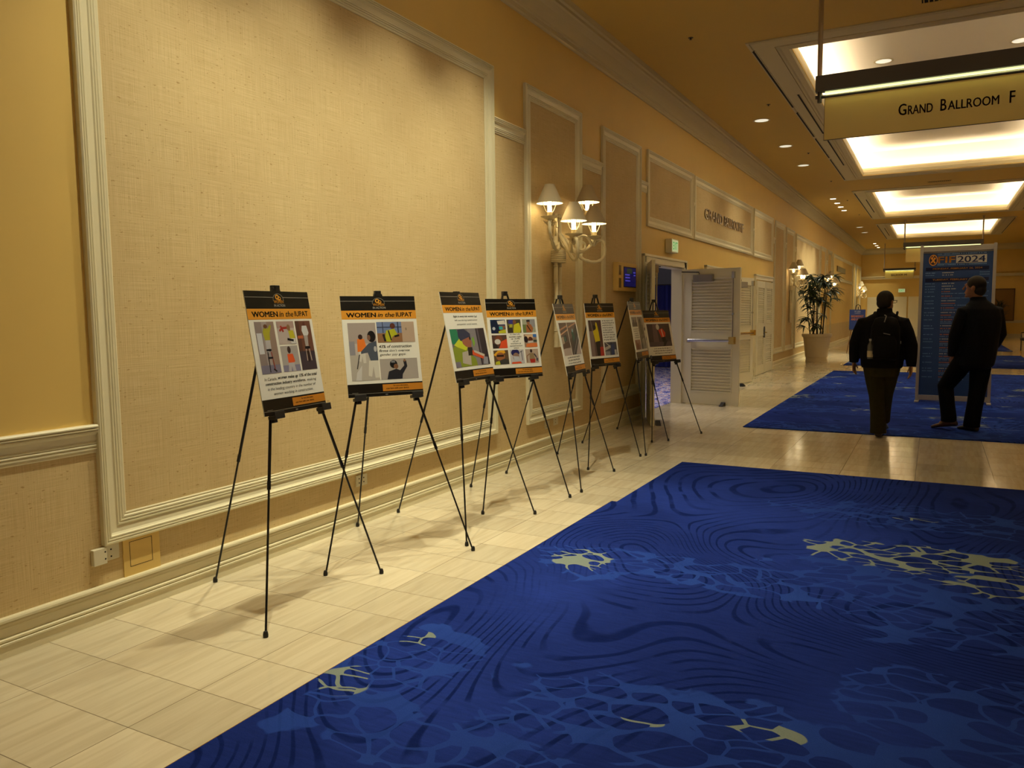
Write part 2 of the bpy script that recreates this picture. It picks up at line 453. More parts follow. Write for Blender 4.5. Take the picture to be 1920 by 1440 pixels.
# cloth fields and lower band on the wall, 3 mm thick
mb = MB().m(GRASS)
def field(y0, y1, z0, z1): mb.box(0, 0.003, y0, y1, z0, z1)
field(2.45, 6.2, 0.45, 3.6); field(-5, 2.44, 0.14, 0.88); field(2.44, 6.29, 0.14, 0.44)
field(6.29, 6.92, 0.14, 3.2); field(6.92, 8.28, 0.14, 0.44); field(8.28, 8.91, 0.14, 3.2); field(8.91, 10.3, 0.14, 0.44)
field(6.95, 8.2, 0.44, 3.6); field(8.95, 10.25, 0.44, 3.6)
field(10.66, 12.82, 2.75, 3.62); field(13.05, 17.58, 2.75, 3.62); field(17.9, 20.0, 2.75, 3.62)
field(20.3, 21.9, 0.14, 3.6); field(21.9, 23.5, 0.14, 3.6); field(23.6, 29.0, 0.14, 3.6); field(29.1, 45.8, 0.14, 0.9)
struct(mb.build('trim_1'))

mb = MB().m(PAINT); mb.box(XR, XR+0.2, Y0, Y1, 0, 5.3); struct(mb.build('wall_right'))
mb = MB().m(PAINT); mb.box(-0.17, XR+0.2, Y0-0.2, Y0, 0, 5.3); struct(mb.build('wall_back'))
mb = MB().m(PAINT); mb.box(-0.17, XR+0.2, Y1, Y1+0.2, 0, 5.3); struct(mb.build('wall_end'))

# ceiling with coffers:  outer rectangle, opening rectangle
TX0, TX1 = 1.95, 5.5
TRAYS = [(-3.6, 7.5), (9.7, 21.06), (23.05, 30.6), (32.46, 40.0)]
OPEN = [(a+0.47, b_-0.47) for a, b_ in TRAYS]
mb = MB().m(CEILM)
mb.box(-0.17, TX0, Y0, Y1, CZ, CZ+0.08); mb.box(TX1, XR+0.2, Y0, Y1, CZ, CZ+0.08)
e = [Y0]
for a, b_ in OPEN: e += [a, b_]
e.append(Y1)
for i in range(0, len(e), 2): mb.box(TX0, TX1, e[i], e[i+1], CZ, CZ+0.08)
struct(mb.build('ceiling'))
def ring(mb, x0, x1, y0, y1, prof):
    """mitred ring in the ceiling plane: prof = [(inset, z)]"""
    R = [[(x0+t, y0+t, z), (x1-t, y0+t, z), (x1-t, y1-t, z), (x0+t, y1-t, z)] for t, z in prof]
    mb.rings([r[::-1] for r in R], cap=False)
n_tr = 2
for (a, b_), (oa, ob) in zip(TRAYS, OPEN):
    mb = MB().m(COVEM)
    # upper box of the coffer, wider than the opening
    w_ = 0.26; zt = 5.20
    x0, x1, y0, y1 = TX0-w_, TX1+w_, oa-w_, ob+w_
    mb.add([(x0,y0,zt),(x1,y0,zt),(x1,y1,zt),(x0,y1,zt),(x0,y0,zt+.05),(x1,y0,zt+.05),(x1,y1,zt+.05),(x0,y1,zt+.05)], [(0,1,2,3),(4,7,6,5)])
    for X0, X1, Y0_, Y1_ in ((x0-.05, x0, y0-.05, y1+.05), (x1, x1+.05, y0-.05, y1+.05), (x0, x1, y0-.05, y0), (x0, x1, y1, y1+.05)):
        mb.box(X0, X1, Y0_, Y1_, CZ+0.08, zt+.05)
    struct(mb.build('ceiling_coffer'))
    # lip moulding around the opening
    mb = MB().m(TRIMD)
    ring(mb, TX0-0.16, TX1+0.16, oa-0.16, ob+0.16, [(0, CZ), (0, CZ-.012), (.03, CZ-.020), (.05, CZ-.010), (.08, CZ-.016), (.13, CZ-.018), (.15, CZ-.005), (.165, CZ+.02), (.175, CZ+.08), (.16, CZ+.14), (.13, CZ+.175), (.12, CZ+.175), (.12, CZ+.08)])
    # flat border band with its outer shadow groove
    ring(mb, 1.5, 5.95, a, b_, [(0, CZ), (0, CZ-.014), (.03, CZ-.014), (.036, CZ-.004), (.05, CZ-.004), (.056, CZ-.012), (.28, CZ-.012), (.28, CZ)])
    struct(mb.build('trim_%d' % n_tr)); n_tr += 1

# ------------------------------------------------------------------ wall mouldings
PROF = [(0,0),(0,.030),(.05,.036),(.09,.036),(.11,.028),(.14,.034),(.18,.034),(.20,.026),(.23,.031),(.27,.031),(.30,.022),(.36,.016),(.58,.012),(.62,.018),(.66,.018),(.68,.012),(.72,.018),(.76,.018),(.78,.011),(.82,.016),(.87,.016),(.90,.009),(.96,.011),(1.0,.008),(1.0,0)]
W = 0.14
def frame(y0, y1, z0, z1, label=None):
    global n_tr
    mb = MB().m(TRIM)
    R = []
    for t, h in PROF:
        t *= W
        R.append([(h, y0+t, z0+t), (h, y1-t, z0+t), (h, y1-t, z1-t), (h, y0+t, z1-t)])
    mb.rings(R, cap=False)
    o = struct(mb.build('trim_%d' % n_tr)); n_tr += 1
    return o
def hbar(y0, y1, z0, z1, prof=None, flip=False):
    global n_tr
    mb = MB().m(TRIM)
    P = prof or PROF
    H = z1-z0
    pts = [(h, (z1-t*H)) for t, h in P]
    A = [(x, y0, z) for x, z in pts]; B = [(x, y1, z) for x, z in pts]
    n = len(A); mb.add(A+B, [(i, i+1, i+1+n, i+n) for i in range(n-1)] + [tuple(range(n))[::-1], tuple(range(n, 2*n))])
    o = struct(mb.build('trim_%d' % n_tr)); n_tr += 1
    return o
frame(2.345, 6.285, 0.375, 3.69)
frame(6.905, 8.275, 0.37, 3.70)
frame(8.905, 10.295, 0.37, 3.69)
frame(10.575, 12.90, 2.67, 3.71)
frame(12.975, 17.65, 2.67, 3.70)
frame(17.79, 20.08, 2.66, 3.70)
frame(20.38, 21.80, 0.37, 3.69)
frame(22.04, 23.40, 0.37, 3.67)
frame(23.70, 28.90, 0.37, 3.64)
frame(29.2, 30.6, 0.37, 3.66); frame(31.1, 32.5, 0.37, 3.66)
frame(33.0, 41.0, 2.62, 3.64); frame(41.3, 42.6, 0.37, 3.66); frame(43.0, 45.6, 0.37, 3.66)
hbar(-5.0, 2.345, 0.84, 0.98)
hbar(6.27, 6.92, 3.115, 3.255); hbar(8.265, 8.92, 3.115, 3.255); hbar(10.28, 10.6, 3.115, 3.255)
hbar(12.88, 13.0, 3.115, 3.255); hbar(17.63, 17.82, 3.115, 3.255); hbar(20.06, 20.4, 3.115, 3.255)
hbar(21.78, 22.06, 3.115, 3.255); hbar(23.38, 23.72, 3.115, 3.255); hbar(28.88, 29.22, 3.115, 3.255); hbar(30.58, 31.12, 3.115, 3.255)
BP = [(0,0),(0,.030),(.04,.034),(.10,.034),(.12,.026),(.15,.030),(.19,.030),(.21,.022),(.25,.024),(.28,.016),(.50,.014),(.53,.028),(.58,.028),(.60,.022),(.63,.030),(.67,.030),(.70,.024),(1.0,.024),(1.0,0)]
nb = 0
mb = MB().m(TRIM)
def baseboard(y0, y1, side='left', n=1):
    H = 0.18; pts = [(h, H*(1-t)) for t, h in BP]
    mb = MB().m(TRIM)
    A = [(x, y0, z) for x, z in pts]; B = [(x, y1, z) for x, z in pts]
    if side == 'right': A = [(XR-x, y, z) for x, y, z in A]; B = [(XR-x, y, z) for x, y, z in B]
    k = len(A); mb.add(A+B, [(i, i+1, i+1+k, i+k) for i in range(k-1)] + [tuple(range(k))[::-1], tuple(range(k, 2*k))])
    return struct(mb.build('baseboard_'+side))
baseboard(-5, 10.40); baseboard(12.48, 13.72); baseboard(15.80, 17.98); baseboard(20.2, 46)
baseboard(-5, 46, 'right')
# crown moulding
CP = [(0, 4.32), (.022, 4.32), (.034, 4.335), (.030, 4.355), (.030, 4.375), (.045, 4.38), (.050, 4.40), (.075, 4.44), (.115, 4.49), (.165, 4.53), (.185, 4.54), (.19, 4.565), (.215, 4.575), (.225, 4.60), (.235, 4.62)]
for side in ('left', 'right'):
    mb = MB().m(TRIMD)
    A = [((x if side == 'left' else XR-x), Y0, z) for x, z in CP]; B = [(x, Y1, z) for x, _, z in A]
    k = len(A); mb.add(A+B, [(i, i+1, i+1+k, i+k) for i in range(k-1)])
    struct(mb.build('crown_moulding_'+side))
mb = MB().m(TRIMD)
A = [(0, Y1-x, z) for x, z in CP]; B = [(XR, y, z) for _, y, z in A]; k = len(A)
mb.add(A+B, [(i, i+k, i+1+k, i+1) for i in range(k-1)])
struct(mb.build('crown_moulding_end'))

# carpets
def rug(y0, y1, x0, x1, label):
    mb = MB().m(CARPET); mb.box(x0, x1, y0, y1, -0.001, 0.012)
    if y0 < 0: mb.box(1.432, x1, 5.68, 7.48, -0.001, 0.012)
    o = mb.build('carpet'); tag(o, label, 'carpet', 'blue carpets inset in the hall floor')
    mb = MB().m(BRASS); 
    mb.box(x0-0.006, x0, y0, y1, -0.001, 0.010)
    mb.build('edge_strip', o)
    return o
rug(-5, 5.68, 1.39, 5.9, 'largest blue carpet with wave pattern filling the near foreground')
rug(10.12, 20.24, 1.462, 5.9, 'blue carpet under the two walking people and the schedule board')
rug(22.4, 28.2, 1.47, 5.9, 'distant blue carpet strip just beyond the schedule board')
rug(31.0, 38.0, 1.47, 5.9, 'farthest blue carpet patch near the end wall')

# ------------------------------------------------------------------ door casings and ballroom beyond
def casing(y0, y1, closed=False):
    global n_tr
    mb = MB().m(DOORM)
    c = 0.10
    mb.box(-0.02, 0.035, y0-c, y0, 0, DH+c); mb.box(-0.02, 0.035, y1, y1+c, 0, DH+c); mb.box(-0.02, 0.035, y0-c, y1+c, DH, DH+c)
    mb.box(-0.02, 0.05, y0-c-.012, y0-c+.018, 0, DH+c); mb.box(-0.02, 0.05, y1+c-.018, y1+c+.012, 0, DH+c); mb.box(-0.02, 0.05, y0-c-.012, y1+c+.012, DH+c-.018, DH+c+.012)
    if not closed:
        mb.box(-0.175, 0.0, y0-.005, y0+.02, 0, DH); mb.box(-0.175, 0.0, y1-.02, y1+.005, 0, DH); mb.box(-0.175, 0.0, y0, y1, DH-.02, DH+.005)
    o = struct(mb.build('trim_%d' % n_tr)); n_tr += 1
casing(*DOORS[0]); casing(*DOORS[1]); casing(18.08, 20.08, True)

LW = 0.925
def door_leaf(n, loc, rz, label, barm=None, bar=True, closer=True, wedge=None, hand=1, lever=False, width=LW, H=2.14):
    """leaf in the plane y=0 of its own frame, hinge at x=0, face with the hardware looks to -y (hand=1)"""
    w_ = width; t = 0.045
    s = -1 if hand == 1 else 1
    mb = MB().m(DOORM); st = 0.125
    mb.box(0, st, 0, t, 0.01, H); mb.box(w_-st, w_, 0, t, 0.01, H)
    mb.box(st, w_-st, 0, t, 0.01, 0.21); mb.box(st, w_-st, 0, t, 0.90, 1.17); mb.box(st, w_-st, 0, t, H-.14, H)
    mb.box(st, w_-st, t*.46, t*.54, 0.2, H-.1)
    root = mb.build('door_%d' % n, bevel=0.003); root.location = loc; root.rotation_euler = (0, 0, rz)
    struct(root)
    for z0, z1 in ((0.21, 0.90), (1.17, H-.14)):
        lb = MB().m(DOORM)
        k = int((z1-z0)/0.047)
        for i in range(k):
            z = z0 + (i+.5)*(z1-z0)/k
            lb.obox((w_/2, t/2, z), ((w_/2-st), 0, 0), (0, t*.46, -0.019), (0, 0.001, 0.0035))
        for zz in (z0, z1): lb.box(st-.012, w_-st+.012, -.006, t+.006, zz-.01, zz+.01)
        for xx in (st, w_-st): lb.box(xx-.01, xx+.01, -.006, t+.006, z0, z1)
        lb.build('louvre_panel', root)
    f = 0 if hand == 1 else t
    def Yb(d): return f + s*d
    if bar:
        pb = MB().m(barm or CHROME); z = 1.02
        pb.tube([(0.10, Yb(.06), z), (w_-.13, Yb(.06), z)], 0.026, 12)
        pb.m(BRASS); pb.box(w_-.145, w_-.06, Yb(0), Yb(.085), z-.05, z+.06); pb.box(.085, .13, Yb(0), Yb(.07), z-.03, z+.03)
        pb.build('push_bar', root)
        rb = MB().m(CHROME); xx = w_-.10
        rb.tube([(xx, Yb(.028), 1.06), (xx, Yb(.028), H-.10)], 0.008, 8)
        rb.box(xx-.022, xx+.022, Yb(0), Yb(.05), H-.16, H-.06); rb.box(xx-.012, xx+.012, Yb(0), Yb(.04), 1.42, 1.45)
        rb.build('latch_rod', root)
    if closer:
        cb = MB().m(GREYM); cb.box(0.18, 0.50, Yb(0), Yb(.07), H-.20, H-.09)
        cb.m(BLKPL); cb.tube([(0.27, Yb(.04), H-.08), (0.27, Yb(.04), H-.05), (0.02, Yb(.14), H-.04)], 0.008, 6)
        cb.build('door_closer', root, bevel=0.004)
    if lever:
        pl = MB().m(BLKPL); pl.lathe([(0.0, -.006), (.07, -.012), (.07, .012), (0, .012)], (w_-.07, Yb(.0), 1.03), 20, 'y')
        pl.box(w_-.14, w_-.005, Yb(0), Yb(.014), .84, 1.03)
        pl.m(BRASS); pl.tube([(w_-.07, Yb(0), 0.96), (w_-.07, Yb(.06), 0.96), (w_-.19, Yb(.06), 0.96)], .011, 8)
        pl.build('lever_handle', root)
    hb = MB().m(BRASS)
    for z in (0.25, 1.1, H-.25): hb.tube([(-.004, t/2, z-.05), (-.004, t/2, z+.05)], .009, 8)
    hb.build('hinge', root)
    return root
# near pair: left leaf folded back towards the easels, right leaf standing out at a right angle
door_leaf(1, (0.04, 10.50, 0), math.atan2(9.70-10.50, 0.36-0.03)+0.0, '', hand=2)
door_leaf(2, (0.03, 12.38, 0), math.atan2(-.15, .92), '', hand=1)
# middle pair
door_leaf(3, (-0.02, 13.84, 0), PI/2, '', hand=2, bar=False, closer=False)
door_leaf(4, (0.05, 15.72, 0), math.atan2(16.60-15.72, 0.27-0.05), '', hand=1, barm=BRASS)
# far pair closed
door_leaf(5, (0.050, 18.10, 0), PI/2, '', hand=1, bar=False, closer=False, lever=True, width=0.966)
door_leaf(6, (0.004, 20.07, 0), -PI/2, '', hand=2, bar=False, closer=False, lever=False, width=0.966)
mb = MB().m(DARK); mb.box(.001, .012, 19.05, 19.12, 0, 2.15); struct(mb.build('trim_%d' % n_tr)); n_tr += 1  # dark strip behind the closed leaves, painting in the shade of their gap
for k, (loc, rz, lb) in enumerate((((0.42, 9.86, 0), -1.1, 'dark rubber wedge holding the folded left door leaf by the easels'),
                    ((0.70, 12.22, 0), -.16-PI/2, 'dark rubber wedge under the wide open louvred door'),
                    ((0.30, 15.55, 0), 1.3, 'dark rubber wedge at the door leaf behind the open louvred door'))):
    mb = MB().m(BLKPL)
    mb.add([(-.05,-.03,0),(.07,-.03,0),(.07,.03,0),(-.05,.03,0),(-.05,-.03,.055),(-.02,-.03,.06),(-.02,.03,.06),(-.05,.03,.055),(.07,-.03,.006),(.07,.03,.006)],
           [(0,3,2,1),(4,5,6,7),(5,8,9,6),(0,1,8,5,4),(3,7,6,9,2),(0,4,7,3),(1,2,9,8)])
    o = mb.build('door_wedge'); o.location = loc; o.rotation_euler = (0,0,rz); tag(o, lb, 'doorstop', 'door wedges')

def ballroom_carpet():
    m = bpy.data.materials.new('ballroom_carpet'); m.use_nodes = True; nt = m.node_tree; L = nt.links
    b = nt.nodes['Principled BSDF']; b.inputs['Roughness'].default_value = 0.95
    geo = nt.nodes.new('ShaderNodeNewGeometry'); mp = nt.nodes.new('ShaderNodeMapping'); mp.inputs['Scale'].default_value = (2.2, 1.2, 1)
    L.new(geo.outputs['Position'], mp.inputs[0]); n = nt.nodes.new('ShaderNodeTexNoise'); n.inputs['Scale'].default_value = 2.4; n.inputs['Detail'].default_value = 4; n.inputs['Distortion'].default_value = 2.0
    L.new(mp.outputs[0], n.inputs['Vector']); r = nt.nodes.new('ShaderNodeValToRGB'); cr = r.color_ramp; cr.interpolation = 'CONSTANT'
    cr.elements[0].color = (0.03, 0.05, 0.30, 1); cr.elements[1].position = 0.43; cr.elements[1].color = (0.10, 0.10, 0.42, 1)
    for p, c in ((.47, (.75,.72,.75,1)), (.50, (.05,.08,.42,1)), (.53, (.55,.25,.10,1)), (.555, (.65,.62,.70,1)), (.59, (.10,.16,.5,1)), (.66, (.7,.68,.7,1))):
        el = cr.elements.new(p); el.color = c
    L.new(n.outputs['Fac'], r.inputs[0]); L.new(r.outputs[0], b.inputs['Base Color']); return m
mb = MB().m(ballroom_carpet()); mb.box(-9, -0.17, 8.5, 24, -0.2, 0.002); struct(mb.build('floor_ballroom'))
GW = mat('ballroom_wall', (0.22, 0.22, 0.27), rough=0.8)
mb = MB().m(GW); mb.box(-9, -0.17, 21.0, 21.2, 0, 4.2); struct(mb.build('wall_ballroom_far'))
mb = MB().m(GW); mb.box(-9.2, -9, 8.3, 21.2, 0, 4.2); struct(mb.build('wall_ballroom_side'))
mb = MB().m(GW); mb.box(-9, -0.17, 8.3, 8.5, 0, 4.2); struct(mb.build('wall_ballroom_near'))
mb = MB().m(GW); mb.box(-9.2, -0.17, 8.3, 21.2, 4.2, 4.3); struct(mb.build('ceiling_ballroom'))
mb = MB().m(mat('blue_drape', (0.012, 0.016, 0.16), rough=0.85))
pts = []
N = 160
for i in range(N+1):
    x = -5.2 + 4.6*i/N
    pts.append((x, 19.95+0.05*math.sin(i*0.95)+0.02*math.sin(i*2.3)))
mb.add([(x, y, 0.02) for x, y in pts]+[(x, y, 2.15) for x, y in pts]+[(x, y+.012, 0.02) for x, y in pts]+[(x, y+.012, 2.15) for x, y in pts],
       [(i, i+1, i+N+2, i+N+1) for i in range(N)] + [(i+2*(N+1), i+3*(N+1), i+1+3*(N+1), i+1+2*(N+1)) for i in range(N)] + [(i+N+1, i+N+2, i+3*(N+1)+1, i+3*(N+1)) for i in range(N)])
root = mb.build('pipe_drape', smooth=True); tag(root, 'dark blue pleated drape standing inside the ballroom beyond the open door', 'curtain')
mb = MB().m(BRONZE); mb.tube([(-5.2, 19.97, 2.16), (-.6, 19.97, 2.16)], .016, 8)
for x in (-5.15, -2.2, -.65): mb.tube([(x, 20.02, 0), (x, 20.02, 2.16)], .02, 8)
mb.build('support_pipe', root)
lamp('ballroom_light', 'AREA', (-2.6, 12.6, 4.15), BALL_W, (1.0, 0.93, 0.86), size=2.4)
# ------------------------------------------------------------------ light fittings in the ceiling
def downlight(x, y, kind, label, group, z=CZ):
    t = thing('recessed_downlight', label, 'ceiling light', (x, y, z), 0, group)
    r = 0.075 if kind == 'wash' else 0.11
    mb = MB().m(TRIMD); mb.lathe([(r, 0.0), (r+.004, -.006), (r+.02, -.008), (r+.03, -.004), (r+.03, 0.0)], (0,0,0), 28, cap=False)
    mb.build('trim_ring', t, smooth=True)
    e_ = 14 if kind == 'wash' else (0.75 if kind == 'dim' else 3)
    mb = MB().m(mat('lamp_lens_'+kind, (0.8,0.8,0.75), emit=(1.0, .88, .66) if kind != 'dim' else (1.0, .95, .75), estr=e_))
    mb.lathe([(0, -.003), (r, -.003)], (0,0,0), 28, cap=False)
    mb.build('lens', t)
    return t
g = 'round downlights beside the left wall'
proto = {}
def dl(x, y, kind, label, group, z=CZ):
    if kind not in proto:
        proto[kind] = downlight(x, y, kind, label, group, z); return proto[kind]
    c = copy_tree(proto[kind], (x, y, z), 0, label); c['group'] = group; return c
for i, y in enumerate((13.70, 16.06, 18.38)):
    t = dl(0.93, y, 'dim', ['large pale round ceiling downlight nearest the camera beside the wall', 'large pale round ceiling downlight, middle of the three beside the wall', 'large pale round ceiling downlight, farthest of the three beside the wall'][i], g)
    lamp('downlight_beam', 'SPOT', (0,0,-.02), DL_W, WARM, parent=t, size=.09, angle=1.9, blend=.9)
for i, y in enumerate((24.36, 25.43, 26.42, 27.42)):
    t = dl(0.89, y, 'wash', ['small bright spotlight in the ceiling, nearest of the row of four', 'small bright spotlight in the ceiling, second of the row of four', 'small bright spotlight in the ceiling, third of the row of four', 'small bright spotlight in the ceiling, farthest of the row of four'][i], 'row of four bright spotlights over the far wall panel')
    lamp('spot_beam', 'SPOT', (0,0,-.02), WASH_W, WARM, parent=t, rot=(0, 0.03, 0), size=.035, angle=1.48, blend=1.0)
for i, y in enumerate((2.75, 3.78, 4.82, 5.86)):
    t = dl(0.92, y, 'wash', 'small bright spotlight above the big near wall panel, %s from the camera' % ('nearest', 'second', 'third', 'farthest')[i], 'spotlights over the near wall panel')
    lamp('spot_beam', 'SPOT', (0,0,-.02), WASH_W, WARM, parent=t, rot=(0, 0.03, 0), size=.035, angle=1.48, blend=1.0)
for i, y in enumerate((33.37, 35.82)):
    dl(0.88, y, 'dim', ['pale round ceiling downlight past the spotlights, nearer of two', 'pale round ceiling downlight past the spotlights, farther of two'][i], g)
for i, y in enumerate((42.2, 43.6, 45.0)):
    t = dl(0.86, y, 'wash', 'tiny bright spotlight at the far end of the ceiling, %s of three' % ('nearest', 'middle', 'farthest')[i], 'tiny bright spotlights in the far corner')
    if i == 1: lamp('spot_beam', 'SPOT', (0,0,-.02), WASH_W*.8, WARM, parent=t, rot=(0, 0.03, 0), size=.035, angle=1.48, blend=1.0)
for x, y, lb in ((2.76, 13.36, 'round ceiling lamp inside the nearest lit coffer, left of the hanging sign bar'), (4.50, 13.32, 'round ceiling lamp inside the nearest lit coffer, right above the hanging sign bar'),
                 (2.76, 18.43, 'round ceiling lamp just under the hanging sign panel, left one'), (4.55, 18.39, 'round ceiling lamp just under the hanging sign panel, right one')):
    t = dl(x, y, 'dim', lb, 'round lamps inside the nearest coffer', 5.195)
    lamp('downlight_beam', 'SPOT', (0,0,-.02), DL_W*.6, WARM, parent=t, size=.09, angle=1.5, blend=.9)
# cove light strips
for (a, b_), (oa, ob) in zip(TRAYS, OPEN):
    L_ = ob-oa; W_ = TX1-TX0; z = CZ+.13
    for q_, (loc, sx, sy) in enumerate((((TX0-.12, (oa+ob)/2, z), .07, L_), ((TX1+.12, (oa+ob)/2, z), .07, L_), (((TX0+TX1)/2, oa-.12, z), W_, .07), (((TX0+TX1)/2, ob+.12, z), W_, .07))):
        k = (0.5 if a < 0 else 1)*(.6 if q_ == 3 else 1)
        lamp('cove_strip', 'AREA', loc, COVE*max(sx, sy)*k, COVEC, rot=(PI, 0, 0), size=sx, size_y=sy)
# air diffusers: long dark slots in the coffer borders
def slot(x, y0, y1, label, w_=0.028):
    mb = MB().m(DARK); mb.box(x-w_/2, x+w_/2, y0, y1, CZ-.0165, CZ-.006)
    mb.m(TRIMD); mb.box(x-w_/2-.01, x-w_/2, y0-.01, y1+.01, CZ-.018, CZ-.006); mb.box(x+w_/2, x+w_/2+.01, y0-.01, y1+.01, CZ-.018, CZ-.006)
    o = mb.build('air_slot'); tag(o, label, 'air vent', 'long slot vents in the coffer borders')
slot(1.53, 10.02, 13.03, 'long dark slot vent on the outer edge of the nearest coffer, first length')
slot(1.53, 13.41, 15.4, 'long dark slot vent on the outer edge of the nearest coffer, second length')
slot(1.53, 15.6, 17.7, 'long dark slot vent on the outer edge of the nearest coffer, third length')
slot(1.53, 17.9, 20.85, 'long dark slot vent on the outer edge of the nearest coffer, farthest length')
slot(1.71, 12.31, 15.21, 'dark slot vent on the inner border of the nearest coffer, half behind the hanging sign')
slot(1.71, 15.89, 18.77, 'dark slot vent along the inner border of the nearest coffer, just below the hanging sign')
slot(1.53, 23.5, 30.0, 'dark slot vent on the outer edge of the second coffer'); slot(1.71, 25.0, 28.4, 'short dark slot vent on the inner border of the second coffer')
slot(1.53, 32.9, 39.4, 'dark slot vent on the outer edge of the third coffer'); slot(1.71, 34.2, 37.8, 'short dark slot vent on the inner border of the third coffer')
slot(5.92, 23.5, 30.0, 'dark slot vent on the right outer edge of the second coffer')
slot(5.92, 32.9, 39.4, 'dark slot vent on the right outer edge of the third coffer')
for i, (x, y, lb) in enumerate(((1.22, 12.71, 'small dark ceiling sprinkler nearest the camera'), (1.22, 16.99, 'small dark ceiling sprinkler beside the middle downlight'), (1.21, 20.97, 'small dark ceiling sprinkler at the corner of the nearest coffer'),
                            (1.22, 24.9, 'small dark ceiling sprinkler beside the row of four spotlights'), (1.22, 28.9, 'small dark ceiling sprinkler past the row of four spotlights'), (0.99, 9.2, 'dark sprinkler head high on the bare ceiling near the top of the photo'))):
    mb = MB().m(BRONZE); mb.lathe([(.030, 0), (.030, -.003), (.010, -.004), (.008, -.018), (.016, -.020), (.014, -.023), (0, -.023)], (0,0,0), 14)
    o = mb.build('sprinkler_head', smooth=True); o.location = (x, y, CZ); tag(o, lb, 'sprinkler', 'ceiling sprinklers')
def grille(x, y, wx, wy, label):
    t = thing('ceiling_grille', label, 'air vent', (x, y, CZ), 0, 'ceiling grilles')
    mb = MB().m(CEILM)
    for a, b_, c, d in ((-wx/2-.02, wx/2+.02, -wy/2-.02, -wy/2), (-wx/2-.02, wx/2+.02, wy/2, wy/2+.02), (-wx/2-.02, -wx/2, -wy/2, wy/2), (wx/2, wx/2+.02, -wy/2, wy/2)): mb.box(a, b_, c, d, -.008, 0)
    mb.build('grille_frame', t)
    mb = MB().m(DARK); mb.box(-wx/2, wx/2, -wy/2, wy/2, -.002, 0); mb.m(CEILM)
    n = int(wx/.045)
    for i in range(n): mb.box(-wx/2+(i+.3)*wx/n, -wx/2+(i+.55)*wx/n, -wy/2, wy/2, -.007, -.002)
    mb.build('slats', t)
grille(3.62, 9.33, .55, .12, 'slatted vent in the ceiling at the very top edge of the photo')
grille(3.55, 22.45, .50, .14, 'small slatted vent between the first and second lit coffers')
grille(3.55, 31.6, .50, .14, 'small slatted vent between the second and third lit coffers')

# ------------------------------------------------------------------ hanging signs
SIGNGLOW = mat('sign_tube', (1,1,.8), emit=(0.86, 0.92, 0.42), estr=1.1)
PANEL = mat('sign_acrylic', (0.62, 0.46, 0.14), rough=0.35)
MAROON = mat('maroon_letters', (0.05, 0.006, 0.010), rough=0.5)
def hanging_sign(y, x0, x1, zb, zt, bar, label, words, rods, glow=60, rodr=.024):
    """panel x0..x1, zb..zt ; bar height ; letters on the side facing the camera"""
    cx = (x0+x1)/2
    t = thing('hanging_sign', label, 'sign', (cx, y, zt), 0, 'hanging room signs')
    hw = (x1-x0)/2
    mb = MB().m(PANEL); mb.box(-hw, hw, -.006, .006, zb-zt, 0.0); mb.m(BRONZE)
    mb.box(-hw-.004, -hw, -.007, .007, zb-zt, 0); mb.box(hw, hw+.004, -.007, .007, zb-zt, 0); mb.box(-hw-.004, hw+.004, -.007, .007, zb-zt-.005, zb-zt)
    p = mb.build('sign_panel', t)
    mb = MB().m(BRONZE)
    B0 = bar*.42
    mb.tube([(-hw-.09, -.0, bar*.1), (hw+.09, 0, bar*.1)], bar*.11, 10)
    mb.box(-hw-.09, hw+.09, -.03, .05, B0, B0+bar)
    for sx in (-1, 1):
        mb.tube([(sx*(hw+.05), 0, -bar*.25), (sx*(hw+.05), 0, B0)], bar*.14, 10)
    mb.build('sign_housing', t)
    mb = MB().m(SIGNGLOW); mb.tube([(-hw, 0.0, B0-bar*.10), (hw, 0.0, B0-bar*.10)], bar*.09, 8); mb.build('light_tube', t)
    lamp('sign_light', 'AREA', (0, -.022, B0-.02), glow*.05, (0.9, 0.95, 0.42), parent=t, rot=(-.25, 0, 0), size=2*hw, size_y=.03)
    for rx in rods:
        mb = MB().m(mat('brushed_rod', (0.42, 0.33, 0.24), rough=.4, metal=.4)); mb.tube([(rx-cx, .0, B0+bar), (rx-cx, .0, CZ-zt)], rodr, 8)
        mb.lathe([(rodr*2.2, -.0), (rodr*2.2, -.012), (rodr, -.02)], (rx-cx, 0, CZ-zt), 14)
        mb.build('rod', t)
    for grp in words:
        mb = MB()
        for s_, a, b_, h, z in grp: put_text(mb, s_, (a-cx, -.009, z-zt), (1,0,0), (0,0,1), b_-a, h, MAROON, bold=.02)
        mb.build('word', t)
    return t
ws = [[]]
zb_ = 3.345; H1 = .105; H2 = .082
def seg(a, txt, full, z, H1, H2, span):
    pass
# GRAND BALLROOM F, capitals with small capitals
X0, X1 = 3.195, 4.155
U = (X1-X0)/14.6
cur = X0
for ch, wd, big in (('G',1.15,1),('RAND',3.3,0),(' ',.55,0),('B',.85,1),('ALLROOM',6.35,0),(' ',.55,0),('F',.75,1)):
    if ch != ' ':
        ws[-1].append((ch, cur+.06*U, cur+(wd-.08)*U, H1 if big else H2, zb_))
    else: ws.append([])
    cur += wd*U*14.6/13.5
hanging_sign(8.6, 2.53, 4.82, 3.19, 3.60, .155, 'near hanging sign over the hall reading Grand Ballroom F in maroon letters', ws, (2.475, 4.87))
hanging_sign(31.6, 2.57, 4.86, 3.12, 3.60, .155, 'distant hanging sign half hidden behind the top of the schedule board', [], (2.515, 4.92), glow=60)
hanging_sign(42.5, 1.345, 2.585, 2.94, 3.27, .10, 'smallest far hanging sign near the end wall with dark letters', [[('BALLROOM', 1.62, 2.12, .10, 3.04)], [('M', 2.19, 2.29, .10, 3.04)]], (1.30, 2.63), glow=50, rodr=.02)

